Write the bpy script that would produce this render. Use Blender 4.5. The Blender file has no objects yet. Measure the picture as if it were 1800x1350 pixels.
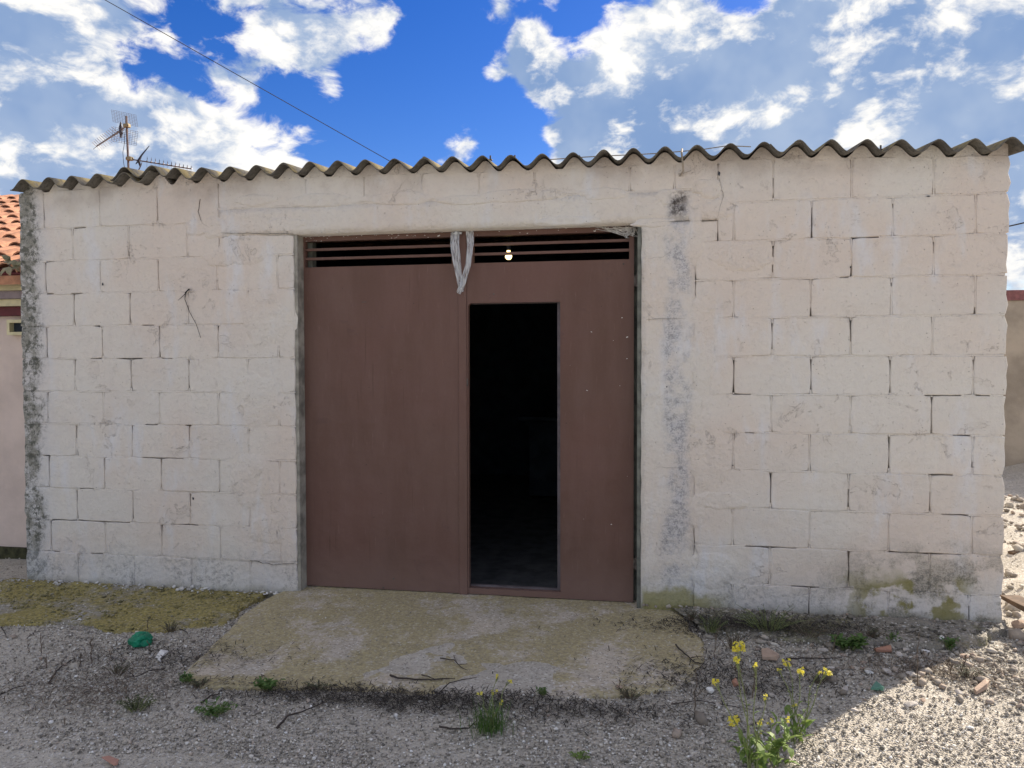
import bpy, bmesh, math, random
import numpy as np
from mathutils import Vector, Matrix, noise as mn
R = math.radians
random.seed(11); rng = np.random.default_rng(5)
sc = bpy.context.scene
COL = sc.collection

# ------------------------------------------------------------------ camera
FPX = 1300.0                      # focal length in pixels of the 1800 px wide photo
ALPHA, TILT, ROLL = R(9.835), R(1.596), R(-0.136)
CAM = Vector((0, -4.121, 1.370))
FW = Vector((-math.sin(ALPHA)*math.cos(TILT), math.cos(ALPHA)*math.cos(TILT), -math.sin(TILT)))
RT0 = Vector((math.cos(ALPHA), math.sin(ALPHA), 0)); UP0 = RT0.cross(FW)
RT = RT0*math.cos(ROLL)+UP0*math.sin(ROLL); UP = -RT0*math.sin(ROLL)+UP0*math.cos(ROLL)
cam = bpy.data.cameras.new('camera'); camo = bpy.data.objects.new('camera', cam); COL.objects.link(camo)
cam.sensor_width = 36; cam.lens = 36*FPX/1800; cam.clip_start = .05; cam.clip_end = 2000
M = Matrix.Identity(4)
for i in range(3):
    M[i][0], M[i][1], M[i][2], M[i][3] = RT[i], UP[i], -FW[i], CAM[i]
camo.matrix_world = M
sc.camera = camo

def ray(x, y): return (FW*FPX + RT*(x-900) - UP*(y-675)).normalized()
def onY(x, y, Y=0.0):             # point of the vertical plane y = Y
    d = ray(x, y); return CAM + d*((Y-CAM.y)/d.y)
def onZ(x, y, Z=0.0):             # point of the horizontal plane z = Z
    d = ray(x, y); return CAM + d*((Z-CAM.z)/d.z)

# ------------------------------------------------------------------ light
SUN_AZ, SUN_EL = R(44), R(33)     # azimuth clockwise from +Y
SUN = Vector((math.sin(SUN_AZ)*math.cos(SUN_EL), math.cos(SUN_AZ)*math.cos(SUN_EL), math.sin(SUN_EL)))
sun = bpy.data.lights.new('sun', 'SUN'); suno = bpy.data.objects.new('sun', sun); COL.objects.link(suno)
sun.energy = 3.1; sun.angle = R(0.6); sun.color = (1, .90, .76)
suno.rotation_euler = SUN.to_track_quat('Z', 'Y').to_euler()
sc.view_settings.view_transform = 'Standard'; sc.view_settings.look = 'None'
sc.view_settings.gamma = 1; sc.view_settings.use_curve_mapping = False
sc.view_settings.exposure = 1.56
sc.render.engine = 'CYCLES'

# ---------------------------------------------------------------- node helper
class NT:
    def __init__(s, tree): s.t = tree; s.n = tree.nodes; s.l = tree.links
    def put(s, sock, v):
        if v is None: return
        if isinstance(v, bpy.types.NodeSocket): s.l.new(v, sock)
        elif hasattr(sock, 'default_value'):
            d = sock.default_value
            if hasattr(d, '__len__'):
                if not hasattr(v, '__len__'): v = (v,)*len(d)
                v = tuple(v)
                if len(d) == 4 and len(v) == 3: v = v+(1,)
            sock.default_value = v
    def node(s, kind, ins=(), out=0, **props):
        n = s.n.new(kind)
        for k, v in props.items(): setattr(n, k, v)
        it = ins.items() if isinstance(ins, dict) else enumerate(ins)
        for k, v in it: s.put(n.inputs[k], v)
        return n.outputs[out] if out is not None else n
    def math(s, op, a, b=None, c=None, clamp=False): return s.node('ShaderNodeMath', [a, b, c][:3], operation=op, use_clamp=clamp)
    def add(s, a, b): return s.math('ADD', a, b)
    def sub(s, a, b): return s.math('SUBTRACT', a, b)
    def mul(s, a, b): return s.math('MULTIPLY', a, b)
    def mx(s, a, b): return s.math('MAXIMUM', a, b)
    def step(s, v, a, b, lo=0, hi=1):
        return s.node('ShaderNodeMapRange', {0: v, 1: a, 2: b, 3: lo, 4: hi}, interpolation_type='SMOOTHSTEP')
    def mix(s, f, a, b, blend='MIX'):
        n = s.n.new('ShaderNodeMix'); n.data_type = 'RGBA'; n.blend_type = blend
        s.put(n.inputs[0], f); s.put(n.inputs[6], a); s.put(n.inputs[7], b); return n.outputs[2]
    def noise(s, vec, scale, detail=4, rough=.55, dist=0, out=0):
        return s.node('ShaderNodeTexNoise', {'Vector': vec, 'Scale': scale, 'Detail': detail, 'Roughness': rough, 'Distortion': dist}, out=out)
    def voro(s, vec, scale, feature='F1', out=0, rnd=1):
        return s.node('ShaderNodeTexVoronoi', {'Vector': vec, 'Scale': scale, 'Randomness': rnd}, out=out, feature=feature)
    def vmul(s, v, w): return s.node('ShaderNodeVectorMath', [v, w], operation='MULTIPLY')
    def vadd(s, v, w): return s.node('ShaderNodeVectorMath', [v, w], operation='ADD')
    def dot(s, v, w): return s.node('ShaderNodeVectorMath', [v, w], out=1, operation='DOT_PRODUCT')
    def sep(s, v): n = s.node('ShaderNodeSeparateXYZ', [v], out=None); return n.outputs

def new_mat(name):
    m = bpy.data.materials.new(name); m.use_nodes = True
    t = NT(m.node_tree); b = m.node_tree.nodes['Principled BSDF']
    pos = t.node('ShaderNodeNewGeometry', out=0)
    return m, t, b, pos
def bump(t, b, h, dist, strength=1.0, prev=None):
    ins = {'Strength': strength, 'Distance': dist, 'Height': h}
    if prev is not None: ins['Normal'] = prev
    n = t.node('ShaderNodeBump', ins); t.l.new(n, b.inputs['Normal']); return n
def simple(name, col, rough=.7, metal=0, var=.25, scale=14, bd=.002, emit=None):
    m, t, b, P = new_mat(name)
    n = t.noise(P, scale, 6, .6)
    c = t.mix(t.step(n, .3, .7), tuple(x*(1-var) for x in col), tuple(min(1, x*(1+var)) for x in col))
    t.put(b.inputs['Base Color'], c); b.inputs['Roughness'].default_value = rough; b.inputs['Metallic'].default_value = metal
    b.inputs['Specular IOR Level'].default_value = .3
    if bd: bump(t, b, t.noise(P, scale*6, 4), bd)
    if emit:
        b.inputs['Emission Color'].default_value = (*emit[0], 1); b.inputs['Emission Strength'].default_value = emit[1]
    return m

# ------------------------------------------------------------------ sky
world = bpy.data.worlds.new('World'); sc.world = world; world.use_nodes = True
w = NT(world.node_tree); w.n.clear()
sky = w.n.new('ShaderNodeTexSky'); sky.sky_type = 'NISHITA'; sky.sun_disc = False
sky.sun_elevation = SUN_EL; sky.sun_rotation = SUN_AZ
sky.air_density = 1.0; sky.dust_density = .3; sky.ozone_density = 3.0
D0 = w.node('ShaderNodeTexCoord', out=0)
grp = bpy.data.node_groups.new('cloud_noise', 'ShaderNodeTree')
grp.interface.new_socket('Vector', in_out='INPUT', socket_type='NodeSocketVector')
grp.interface.new_socket('Value', in_out='OUTPUT', socket_type='NodeSocketFloat')
g = NT(grp); gi = g.n.new('NodeGroupInput'); go = g.n.new('NodeGroupOutput')
sv = g.vmul(gi.outputs[0], (1, 1, 1.7))
wp = g.vadd(sv, g.node('ShaderNodeVectorMath', [g.node('ShaderNodeVectorMath', [g.noise(sv, 6, 3, .6, out=1), (.5, .5, .5)], operation='SUBTRACT'), (.10, .10, .10)], operation='MULTIPLY'))
base = g.add(g.mul(g.sub(g.noise(wp, 5.0, 4, .55), .5), .9), g.mul(g.sub(g.noise(wp, 13, 10, .60), .5), 1.7))
g.l.new(base, go.inputs[0])
def cnoise(vec):
    n = w.n.new('ShaderNodeGroup'); n.node_tree = grp; w.put(n.inputs[0], vec); return n.outputs[0]
# where the banks of cloud stand: (picked x, y, angular radius in degrees, weight)
blobs = [(200,25,2.6,.40),(120,15,2.4,.30),(15,85,2.8,.46),(10,20,2.0,.3),(60,175,3.8,.52),(150,235,3.6,.72),(30,270,5.0,.72),(250,250,3.0,.46),(330,283,3.0,.40),(450,288,2.4,.38),(100,300,5,.35),
         (520,55,2.6,.55),(600,50,2.8,.62),(690,55,2.0,.50),(430,5,3.0,.42),(540,100,1.8,.36),(430,140,1.6,.46),(380,125,1.4,.34),(335,195,1.9,.50),(280,165,1.4,.36),(400,245,1.2,.30),(785,265,1.5,.58),(640,266,1.4,.36),(180,125,1.0,.40),(300,84,.8,.42),(712,210,1.2,.62),(590,155,1.2,.55),(862,130,1.1,.50),(830,243,1.3,.50),(500,232,1.5,.50),
         (1110,150,3.2,.58),(1080,225,3.0,.62),(1000,150,2.4,.54),(1190,60,2.4,.46),(1250,115,3.2,.40),(1300,230,6.0,.70),(1150,250,4,.60),(1450,100,4.5,.36),(1520,260,6.5,.72),(1700,110,5,.34),(1750,260,6,.62),(1250,340,5,.6),(1550,360,6,.6),(1040,300,3,.45),(1800,420,5,.3),(1660,15,4,.55),(1400,30,3,.36),
         (905,95,1.9,.62),(945,130,1.8,.5),(880,20,1.0,.40),(955,38,1.3,.34),(990,240,1.6,.44),(1035,205,1.2,.3),
         (790,130,4.2,-.34),(650,200,3.2,-.34),(720,220,3,-.22),(300,120,1.4,-.20),(1000,50,2.4,-.30),(1130,90,1.0,-.2),(880,190,2.4,-.36),(520,205,1.8,-.25),(1340,5,1.3,-.36),(1170,200,.8,-.2),(225,150,1.3,-.25),(1005,195,1.2,-.25)]
acc = None
for (bx, by, rad, wt) in blobs:
    d = ray(bx, by); k = 1/(1-math.cos(R(rad)))
    e = w.math('EXPONENT', w.math('MULTIPLY_ADD', w.dot(D0, tuple(d)), k*.8, -k*.8))
    if wt > 0 and bx < 760: wt *= .74
    acc = w.mul(e, wt) if acc is None else w.math('MULTIPLY_ADD', e, wt, acc)
ahead = w.dot(D0, tuple(FW))
acc = w.add(acc, w.step(ahead, .45, .85, .13, -.20))  # extra cloud cover added outside the view to brighten the shaded wall
c0 = cnoise(D0); c1 = cnoise(w.vadd(D0, tuple(SUN*.030 + Vector((0, 0, .022)))))
dn = w.add(acc, c0)
alpha = w.step(dn, -.05, .27)
thick = w.step(dn, .12, .58)
sunward = w.dot(D0, tuple(SUN))
front = w.step(sunward, .55, -.15, 0, .55)          # clouds opposite the sun whitened as if lit full face, adding fill light
edge = w.step(dn, .10, .42, 1, 0)
glow = w.mul(w.step(sunward, .45, .92), .34)         # thin parts of the bank glow towards the sun
lit = w.add(w.add(w.mul(w.sub(c0, c1), 2.8), front), w.add(w.mul(edge, .42), glow))
base_shade = w.step(acc, .38, 1.05)                  # the deep middle and base of a bank is shaded
lit = w.step(w.sub(w.sub(w.add(lit, .20), w.mul(thick, .18)), w.mul(base_shade, .46)), -.15, 1.05)
shade_c = w.mix(w.step(w.noise(D0, 7, 4), .32, .68), (.80, 1.24, 2.12), (1.40, 1.78, 2.45))
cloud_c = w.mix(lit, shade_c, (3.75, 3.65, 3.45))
sz = w.sep(D0)[2]
skyc = w.node('ShaderNodeHueSaturation', {'Hue': .522, 'Saturation': 1.40, 'Value': .50, 'Fac': 1, 'Color': sky.outputs[0]})
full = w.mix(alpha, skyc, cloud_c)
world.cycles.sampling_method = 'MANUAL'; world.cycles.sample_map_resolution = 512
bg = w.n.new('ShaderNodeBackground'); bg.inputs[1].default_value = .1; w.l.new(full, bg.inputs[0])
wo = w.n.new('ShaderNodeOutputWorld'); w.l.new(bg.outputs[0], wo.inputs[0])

# ------------------------------------------------------------------ object helpers
def tag(o, label=None, cat=None, group=None, kind=None):
    if label: o['label'] = label
    if cat: o['category'] = cat
    if group: o['group'] = group
    if kind: o['kind'] = kind
    return o
def empty(name, loc=(0, 0, 0)):
    o = bpy.data.objects.new(name, None); COL.objects.link(o); o.location = loc; o.empty_display_size = .1; return o
class MB:
    def __init__(s): s.v = []; s.f = []
    def add(s, vs, fs):
        k = len(s.v); s.v += [tuple(v) for v in vs]; s.f += [tuple(i+k for i in f) for f in fs]
    def box(s, x0, x1, y0, y1, z0, z1):
        s.add([(x0,y0,z0),(x1,y0,z0),(x1,y1,z0),(x0,y1,z0),(x0,y0,z1),(x1,y0,z1),(x1,y1,z1),(x0,y1,z1)],
              [(0,3,2,1),(4,5,6,7),(0,1,5,4),(1,2,6,5),(2,3,7,6),(3,0,4,7)])
    def tube(s, pts, r, n=6, cap=True):
        pts = [Vector(p) for p in pts]; m = len(pts)
        rs = r if hasattr(r, '__len__') else [r]*m
        vs = []; fs = []; a = None
        for i, p in enumerate(pts):
            t = (pts[min(i+1, m-1)]-pts[max(i-1, 0)])
            if t.length < 1e-9: t = Vector((0, 0, 1))
            t.normalize()
            if a is None: a = t.cross(Vector((.3, .2, .93)) if abs(t.z) < .9 else Vector((1, 0, 0))).normalized()
            else: a = (a-t*a.dot(t)).normalized()
            b = t.cross(a)
            for k in range(n):
                th = 2*math.pi*k/n; vs.append(p+(a*math.cos(th)+b*math.sin(th))*rs[i])
        for i in range(m-1):
            for k in range(n):
                k2 = (k+1) % n; fs.append((i*n+k, i*n+k2, (i+1)*n+k2, (i+1)*n+k))
        if cap: fs.append(tuple(range(n-1, -1, -1))); fs.append(tuple((m-1)*n+k for k in range(n)))
        s.add(vs, fs)
    def build(s, name, mat, parent=None, smooth=False, loc=None, **tg):
        me = bpy.data.meshes.new(name); me.from_pydata(s.v, [], s.f)
        if mat: me.materials.append(mat)
        if smooth: me.polygons.foreach_set('use_smooth', [True]*len(me.polygons))
        me.update()
        o = bpy.data.objects.new(name, me); COL.objects.link(o)
        if parent: o.parent = parent
        if loc: o.location = loc
        tag(o, **tg); return o
def bevel(o, wd=.004, seg=2):
    m = o.modifiers.new('bevel', 'BEVEL'); m.width = wd; m.segments = seg; m.limit_method = 'ANGLE'; return o

# ------------------------------------------------------------------ materials
XL, XR = -3.893, 1.832            # ends of the front wall
XDL, XDR = -2.026, 0.006          # door opening
XSTREAK = onY(1190, 600).x
def wall_material(name, block_tint=True, rough_patch=0.0):
    m, t, b, P = new_mat(name)
    x, y, z = t.sep(P)
    n1 = t.noise(P, 1.3, 3, .5); n2 = t.noise(t.vmul(P, (3.2, 3.2, 1.1)), 1.6, 4, .6); n3 = t.noise(P, 26, 5, .7); n4 = t.noise(P, 5.5, 5, .6)
    right = t.step(x, -1.5, 1.0)
    c = t.mix(t.step(n1, .36, .64), (.675, .64, .585), (.67, .59, .52))
    c = t.mix(t.mul(t.step(n2, .52, .72), .75), c, (.675, .68, .70))
    c = t.mix(t.mul(t.step(n4, .55, .75), .35), c, (.67, .60, .505))
    if block_tint:
        rnd = t.node('ShaderNodeObjectInfo', out='Random')
        c = t.mix(t.step(rnd, 0, 1, 0, .10), c, (.50, .45, .42))
    c = t.mix(t.step(t.noise(P, 3.4, 7, .7), .52, .70, 0, .22), c, (.56, .525, .48))
    c = t.mix(t.step(n3, .48, .74, 0, .34), c, (.50, .46, .43))
    # flake outlines where old limewash layers have peeled
    nf = t.noise(P, 7.5, 6, .62, .6)
    gate = t.step(t.noise(P, 2.6, 2), .44, .62)
    line = t.mul(t.step(t.math('ABSOLUTE', t.sub(nf, .60)), .0, .012, 1, 0), gate)
    inside = t.mul(t.step(nf, .598, .606), gate)
    c = t.mix(t.mul(inside, .35), c, (.60, .545, .49))
    c = t.mix(t.mul(line, .40), c, (.30, .26, .23))
    # small dark pits
    pv = t.voro(P, 42); c = t.mix(t.mul(t.step(pv, .05, .11, 1, 0), t.step(t.noise(P, 9, 2), .52, .62)), c, (.20, .17, .15))
    sp = t.noise(P, 120, 6, .75); sp2 = t.noise(P, 34, 6, .75)
    speck = t.step(t.add(t.mul(sp, .5), t.mul(sp2, .5)), .46, .56)
    # lichen on the left corner
    wob = t.add(x, t.mul(t.sub(n4, .5), .22))
    mA = t.mul(t.step(wob, XL+.09, XL+.15, 1, 0), t.step(t.noise(P, 9, 6, .7), .38, .58))
    c = t.mix(t.mul(t.step(wob, XL+.10, XL+.28, 1, 0), .55), c, (.56, .57, .60))
    c = t.mix(t.mul(mA, .80), c, (.21, .205, .165))
    c = t.mix(t.mul(t.mul(t.step(wob, XL+.10, XL+.17, 1, 0), t.step(t.noise(P, 17, 6, .75), .50, .58)), .75), c, (.06, .062, .045))
    c = t.mix(t.mul(t.mul(t.step(wob, XL+.08, XL+.2, 1, 0), speck), .6), c, (.11, .115, .10))
    # run-off streak under the hanging cable
    wx = t.math('ABSOLUTE', t.sub(t.add(x, t.mul(t.sub(t.noise(P, 6, 4), .5), .10)), XSTREAK))
    st = t.mul(t.step(wx, .03, .095, 1, 0), t.step(z, 2.20, 2.30, 1, 0))
    c = t.mix(t.mul(st, t.step(n4, .38, .60, .05, .50)), c, (.50, .52, .58))
    c = t.mix(t.mul(t.mul(st, speck), t.step(t.noise(P, 5.5, 5), .40, .58, .0, .62)), c, (.17, .175, .19))
    dk = t.mul(t.step(wx, .02, .07, 1, 0), t.mul(t.step(z, 2.14, 2.20), t.step(z, 2.28, 2.31, 1, 0)))
    c = t.mix(t.mul(dk, t.step(n3, .35, .6)), c, (.07, .06, .055))
    # grime below the eaves
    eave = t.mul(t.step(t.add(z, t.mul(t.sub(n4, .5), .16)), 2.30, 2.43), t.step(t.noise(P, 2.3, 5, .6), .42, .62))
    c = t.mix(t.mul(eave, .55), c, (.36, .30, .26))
    # damp, mould and moss at the foot
    zn = t.add(z, t.mul(t.sub(n4, .5), .22))
    foot = t.step(zn, .03, .30, 1, 0)
    c = t.mix(t.mul(foot, .45), c, (.56, .58, .61))
    c = t.mix(t.mul(t.mul(foot, t.step(t.noise(P, 3.6, 6, .7), .40, .62, .12, .9)), t.step(t.add(t.mul(sp, .35), t.mul(sp2, .65)), .44, .64)), c, (.17, .17, .165))
    rb = t.mul(t.mul(t.step(x, .75, 1.5), t.step(zn, .22, .50, 1, 0)), t.step(t.noise(P, 4.3, 7, .68), .43, .53))
    c = t.mix(t.mul(rb, .70), c, (.30, .275, .225))
    c = t.mix(t.mul(t.mul(rb, speck), .7), c, (.10, .10, .085))
    ms = t.mul(t.mul(t.step(x, .95, 1.25), t.step(x, 1.60, 1.72, 1, 0)), t.mul(t.step(zn, .20, .30, 1, 0), t.step(t.noise(P, 3.7, 6, .6), .45, .50)))
    c = t.mix(t.mul(ms, .85), c, (.23, .21, .07))
    low = t.step(t.sub(t.add(z, t.mul(t.sub(n4, .5), .10)), t.step(x, -2.6, -1.0, -.045, 0)), .0, .085, 1, 0)
    c = t.mix(t.mul(low, .75), c, (.19, .18, .12))
    mg = t.mul(t.mul(t.step(x, .0, .03), t.step(x, .30, .55, 1, 0)), t.step(zn, .10, .15, 1, 0))
    c = t.mix(t.mul(mg, .8), c, (.27, .25, .09))
    t.put(b.inputs['Base Color'], c); b.inputs['Roughness'].default_value = .93; b.inputs['Specular IOR Level'].default_value = .15
    h = t.add(t.mul(t.noise(P, 9, 5, .6), 1.5), t.mul(n3, .7))
    h = t.add(h, t.mul(t.noise(t.vmul(P, (1, 1, .35)), 110, 4, .6), .30))
    h = t.sub(h, t.mul(t.step(pv, .05, .12, 1, 0), .45))
    h = t.sub(h, t.mul(inside, .30))
    bump(t, b, h, .009 + rough_patch, 1.0)
    return m
M_wall = wall_material('limewashed_block')
M_plaster = wall_material('limewashed_plaster', False, .004)
def soil_like(name, c1, c2, c3, moss=None, scale=1.0, bd=.01):
    m, t, b, P = new_mat(name)
    n = t.noise(P, 3*scale, 6, .65); n2 = t.noise(P, 30*scale, 6, .7); n3 = t.voro(P, 120*scale, out=1)
    v = t.voro(P, 120*scale)
    c = t.mix(t.step(n, .35, .65), c1, c2); c = t.mix(t.step(n2, .45, .7, 0, .8), c, c3)
    g_ = t.node('ShaderNodeSeparateColor', [n3]); c = t.mix(t.step(g_, .90, .97), c, (.66, .63, .58))
    c = t.mix(t.step(g_, .25, .0, 0, .5), c, (.12, .11, .10))
    if moss:
        mk = t.step(t.add(t.add(t.mul(t.noise(P, 1.7, 5, .6), .6), t.mul(t.noise(P, 8, 6, .7), .25)), t.mul(t.noise(P, 45, 4, .7), .15)), moss[1], moss[1]+.08)
        mc = t.mix(t.step(t.noise(P, 60, 5, .7), .35, .65), tuple(q*.55 for q in moss[0]), tuple(q*1.35 for q in moss[0]))
        mc = t.mix(t.step(g_, .86, .95, 0, .8), mc, (.40, .35, .20))
        c = t.mix(t.mul(mk, moss[2]), c, mc)
    t.put(b.inputs['Base Color'], c); b.inputs['Roughness'].default_value = .95; b.inputs['Specular IOR Level'].default_value = .15
    h = t.add(t.mul(n2, 1.0), t.mul(v, .45)); h = t.add(h, t.mul(t.noise(P, 160, 3, .6), .35))
    bump(t, b, h, bd, 1.0); return m
M_ground = soil_like('gravel_ground', (.48, .44, .375), (.56, .515, .445), (.36, .325, .275), bd=.010)
M_apron = soil_like('mossy_concrete', (.56, .49, .40), (.48, .43, .36), (.37, .325, .26), ((.34, .285, .12), .430, .64), bd=.004)
M_footing = soil_like('mossy_footing', (.38, .35, .30), (.32, .295, .25), (.20, .185, .155), ((.33, .275, .085), .40, .85), bd=.012)
M_strip = soil_like('earthy_concrete', (.38, .345, .30), (.26, .24, .20), (.16, .15, .12), ((.19, .185, .075), .52, .6), bd=.012)
def pebble_mat(name, stops, rough=.85):
    m, t, b, P = new_mat(name)
    r = t.n.new('ShaderNodeNewGeometry').outputs['Random Per Island']
    cr = t.n.new('ShaderNodeValToRGB'); t.l.new(r, cr.inputs[0]); cr.color_ramp.interpolation = 'LINEAR'
    e = cr.color_ramp.elements
    while len(e) < len(stops): e.new(.5)
    for i, (p, c) in enumerate(stops): e[i].position = p; e[i].color = (*c, 1)
    c = t.mix(t.step(t.noise(P, 90, 4, .6), .3, .7, 0, .35), cr.outputs[0], (.22, .20, .175))
    t.put(b.inputs['Base Color'], c); b.inputs['Roughness'].default_value = rough; b.inputs['Specular IOR Level'].default_value = .25
    bump(t, b, t.noise(P, 260, 3), .001); return m
M_peb = pebble_mat('gravel_stone', [(0, (.13, .12, .10)), (.25, (.30, .275, .235)), (.6, (.52, .48, .415)), (.84, (.72, .68, .61)), (.90, (.50, .40, .32)), (.93, (.80, .78, .73)), (1, (.90, .89, .86))])
M_rub = pebble_mat('rubble_stone', [(0, (.20, .17, .14)), (.4, (.33, .29, .245)), (.7, (.43, .39, .33)), (.8, (.36, .27, .21)), (.9, (.42, .35, .29)), (1, (.60, .57, .50))])
M_stone = simple('pale_stone', (.46, .42, .38), .9, scale=30)
M_white = simple('white_chip', (.70, .69, .67), .8, var=.08)
M_terra = simple('terracotta_shard', (.36, .19, .13), .85, var=.2, scale=30)
M_terra2 = simple('faded_tile_shard', (.42, .31, .24), .85, var=.15, scale=30)
M_glassgreen = simple('green_shard', (.09, .22, .17), .3, var=.1)
M_bag = simple('green_plastic', (.005, .17, .09), .45, var=.35, scale=22, bd=.001)
M_twig = simple('dry_twig', (.055, .043, .038), .9, var=.3, scale=50)
M_stalk = simple('dead_stalk', (.13, .10, .075), .9, var=.3, scale=40)
M_litter = simple('dark_litter', (.045, .038, .032), .95, var=.4, scale=60)
M_board = simple('old_board', (.13, .085, .055), .85, var=.35, scale=16)
def leaf_mat(name, c1, c2):
    m, t, b, P = new_mat(name)
    r = t.n.new('ShaderNodeNewGeometry').outputs['Random Per Island']
    c = t.mix(t.add(t.mul(r, .6), t.step(t.noise(P, 40, 3), .3, .7, 0, .4)), c1, c2)
    t.put(b.inputs['Base Color'], c); b.inputs['Roughness'].default_value = .6
    tr = t.n.new('ShaderNodeBsdfTranslucent'); t.l.new(c, tr.inputs[0])
    ms = t.n.new('ShaderNodeMixShader'); ms.inputs[0].default_value = .35
    t.l.new(b.outputs[0], ms.inputs[1]); t.l.new(tr.outputs[0], ms.inputs[2])
    out = [n for n in t.n if n.type == 'OUTPUT_MATERIAL'][0]; t.l.new(ms.outputs[0], out.inputs[0]); return m
M_leaf = leaf_mat('weed_leaf', (.05, .12, .025), (.13, .22, .05))
M_leafl = leaf_mat('pale_weed_leaf', (.11, .20, .035), (.24, .32, .08))  # paler yellow-green leaf colour of the flowering weeds and one tuft
M_leafd = leaf_mat('dull_weed_leaf', (.05, .065, .03), (.10, .11, .055))
M_petal = leaf_mat('yellow_petal', (.75, .62, .03), (.85, .78, .12))
M_stem = simple('weed_stem', (.17, .20, .08), .7, var=.3, scale=40, bd=0)
def roof_material():
    m, t, b, P = new_mat('fibre_cement')
    N = t.node('ShaderNodeNewGeometry', out=1); up = t.sep(N)[2]
    n = t.noise(P, 5, 6, .65); n2 = t.noise(P, 45, 5, .7)
    c = t.mix(t.step(n, .35, .65), (.115, .105, .095), (.19, .178, .155)); c = t.mix(t.step(n2, .42, .68, 0, .7), c, (.06, .057, .05))
    li = t.mul(t.step(up, .2, .5), t.step(t.noise(P, 7, 6, .7), .40, .60))
    c = t.mix(t.mul(li, .75), c, (.33, .26, .12))
    t.put(b.inputs['Base Color'], c); b.inputs['Roughness'].default_value = .92; b.inputs['Specular IOR Level'].default_value = .15
    bump(t, b, n2, .003); return m
M_roof = roof_material()
def door_material():
    m, t, b, P = new_mat('brown_door_paint')
    n = t.noise(t.vmul(P, (1, 1, .22)), 7, 6, .6); n2 = t.noise(P, 1.1, 3); n3 = t.noise(P, 70, 4, .6); x, y, z = t.sep(P)
    c = t.mix(t.step(n, .32, .68), (.122, .068, .052), (.146, .086, .069)); c = t.mix(t.step(n2, .35, .65, 0, .5), c, (.155, .080, .066))
    c = t.mix(t.mul(t.step(t.noise(P, 6, 7, .7, .5), .62, .68), .35), c, (.10, .058, .052))
    pv = t.voro(P, 9); c = t.mix(t.mul(t.step(pv, .018, .035, 1, 0), .85), c, (.06, .04, .035))
    c = t.mix(t.mul(t.step(t.noise(t.vmul(P, (9, 9, .8)), 9, 5, .6), .62, .75), .25), c, (.27, .19, .17))
    run = t.mul(t.step(t.noise(t.vmul(P, (14, 14, .5)), 4, 5, .6), .60, .70), t.step(t.noise(P, 2.2, 3), .45, .6)); c = t.mix(t.mul(run, .45), c, (.085, .045, .035))
    dust = t.mul(t.step(t.add(z, t.mul(t.sub(n, .5), .2)), .02, .30, 1, 0), .35); c = t.mix(dust, c, (.22, .15, .13))
    t.put(b.inputs['Base Color'], c); b.inputs['Roughness'].default_value = .55
    t.put(b.inputs['Roughness'], t.step(n3, .3, .7, .48, .66)); b.inputs['Specular IOR Level'].default_value = .25
    bump(t, b, t.add(t.add(t.noise(P, 3, 2), t.mul(t.noise(P, 9, 2), .25)), t.mul(n3, .02)), .028, .8); return m
M_door = door_material()
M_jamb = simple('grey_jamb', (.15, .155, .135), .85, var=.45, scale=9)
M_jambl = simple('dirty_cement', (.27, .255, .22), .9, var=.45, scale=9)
M_metal = simple('rusty_hinge', (.10, .085, .075), .6, metal=.4, var=.4, scale=40)
M_dark = simple('painted_gloom', (.035, .045, .060), .95, var=.3, scale=6)  # shade of the interior, bluish haze included, put into the colour
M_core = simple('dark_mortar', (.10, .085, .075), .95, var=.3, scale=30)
M_intfloor = simple('gloom_painted_floor', (.07, .075, .08), .95, var=.4, scale=8)  # floor colour darkened for the same interior gloom
M_wire = simple('black_wire', (.015, .014, .014), .6, bd=0)
M_cable = simple('weathered_cable', (.05, .045, .045), .7, bd=0)
M_cable2 = simple('pale_cable', (.33, .29, .24), .7, bd=0)
M_mast = simple('antenna_mast', (.12, .085, .08), .6, metal=.3, var=.3, scale=20, bd=0)
M_ant = simple('antenna_rod', (.16, .14, .15), .45, metal=.4, var=.2, bd=0)
M_antd = simple('antenna_plastic', (.03, .03, .045), .5, bd=0)
M_web = simple('dusty_cobweb', (.50, .49, .47), .95, var=.2, scale=60)
M_pink = simple('pink_render', (.64, .53, .47), .93, var=.10, scale=3, bd=.004)
M_tile = simple('orange_roof_tile', (.46, .23, .14), .85, var=.38, scale=7)
M_maroon = simple('maroon_paint', (.12, .022, .028), .6, var=.2)
M_cream = simple('cream_paint', (.66, .60, .38), .7, var=.1)
M_greyp = simple('grey_moulding', (.30, .25, .27), .8, var=.15)
M_yard = simple('yard_wall_render', (.40, .335, .26), .93, var=.22, scale=2.2, bd=.006)
M_redcap = simple('red_coping', (.25, .105, .10), .8, var=.25)

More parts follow.
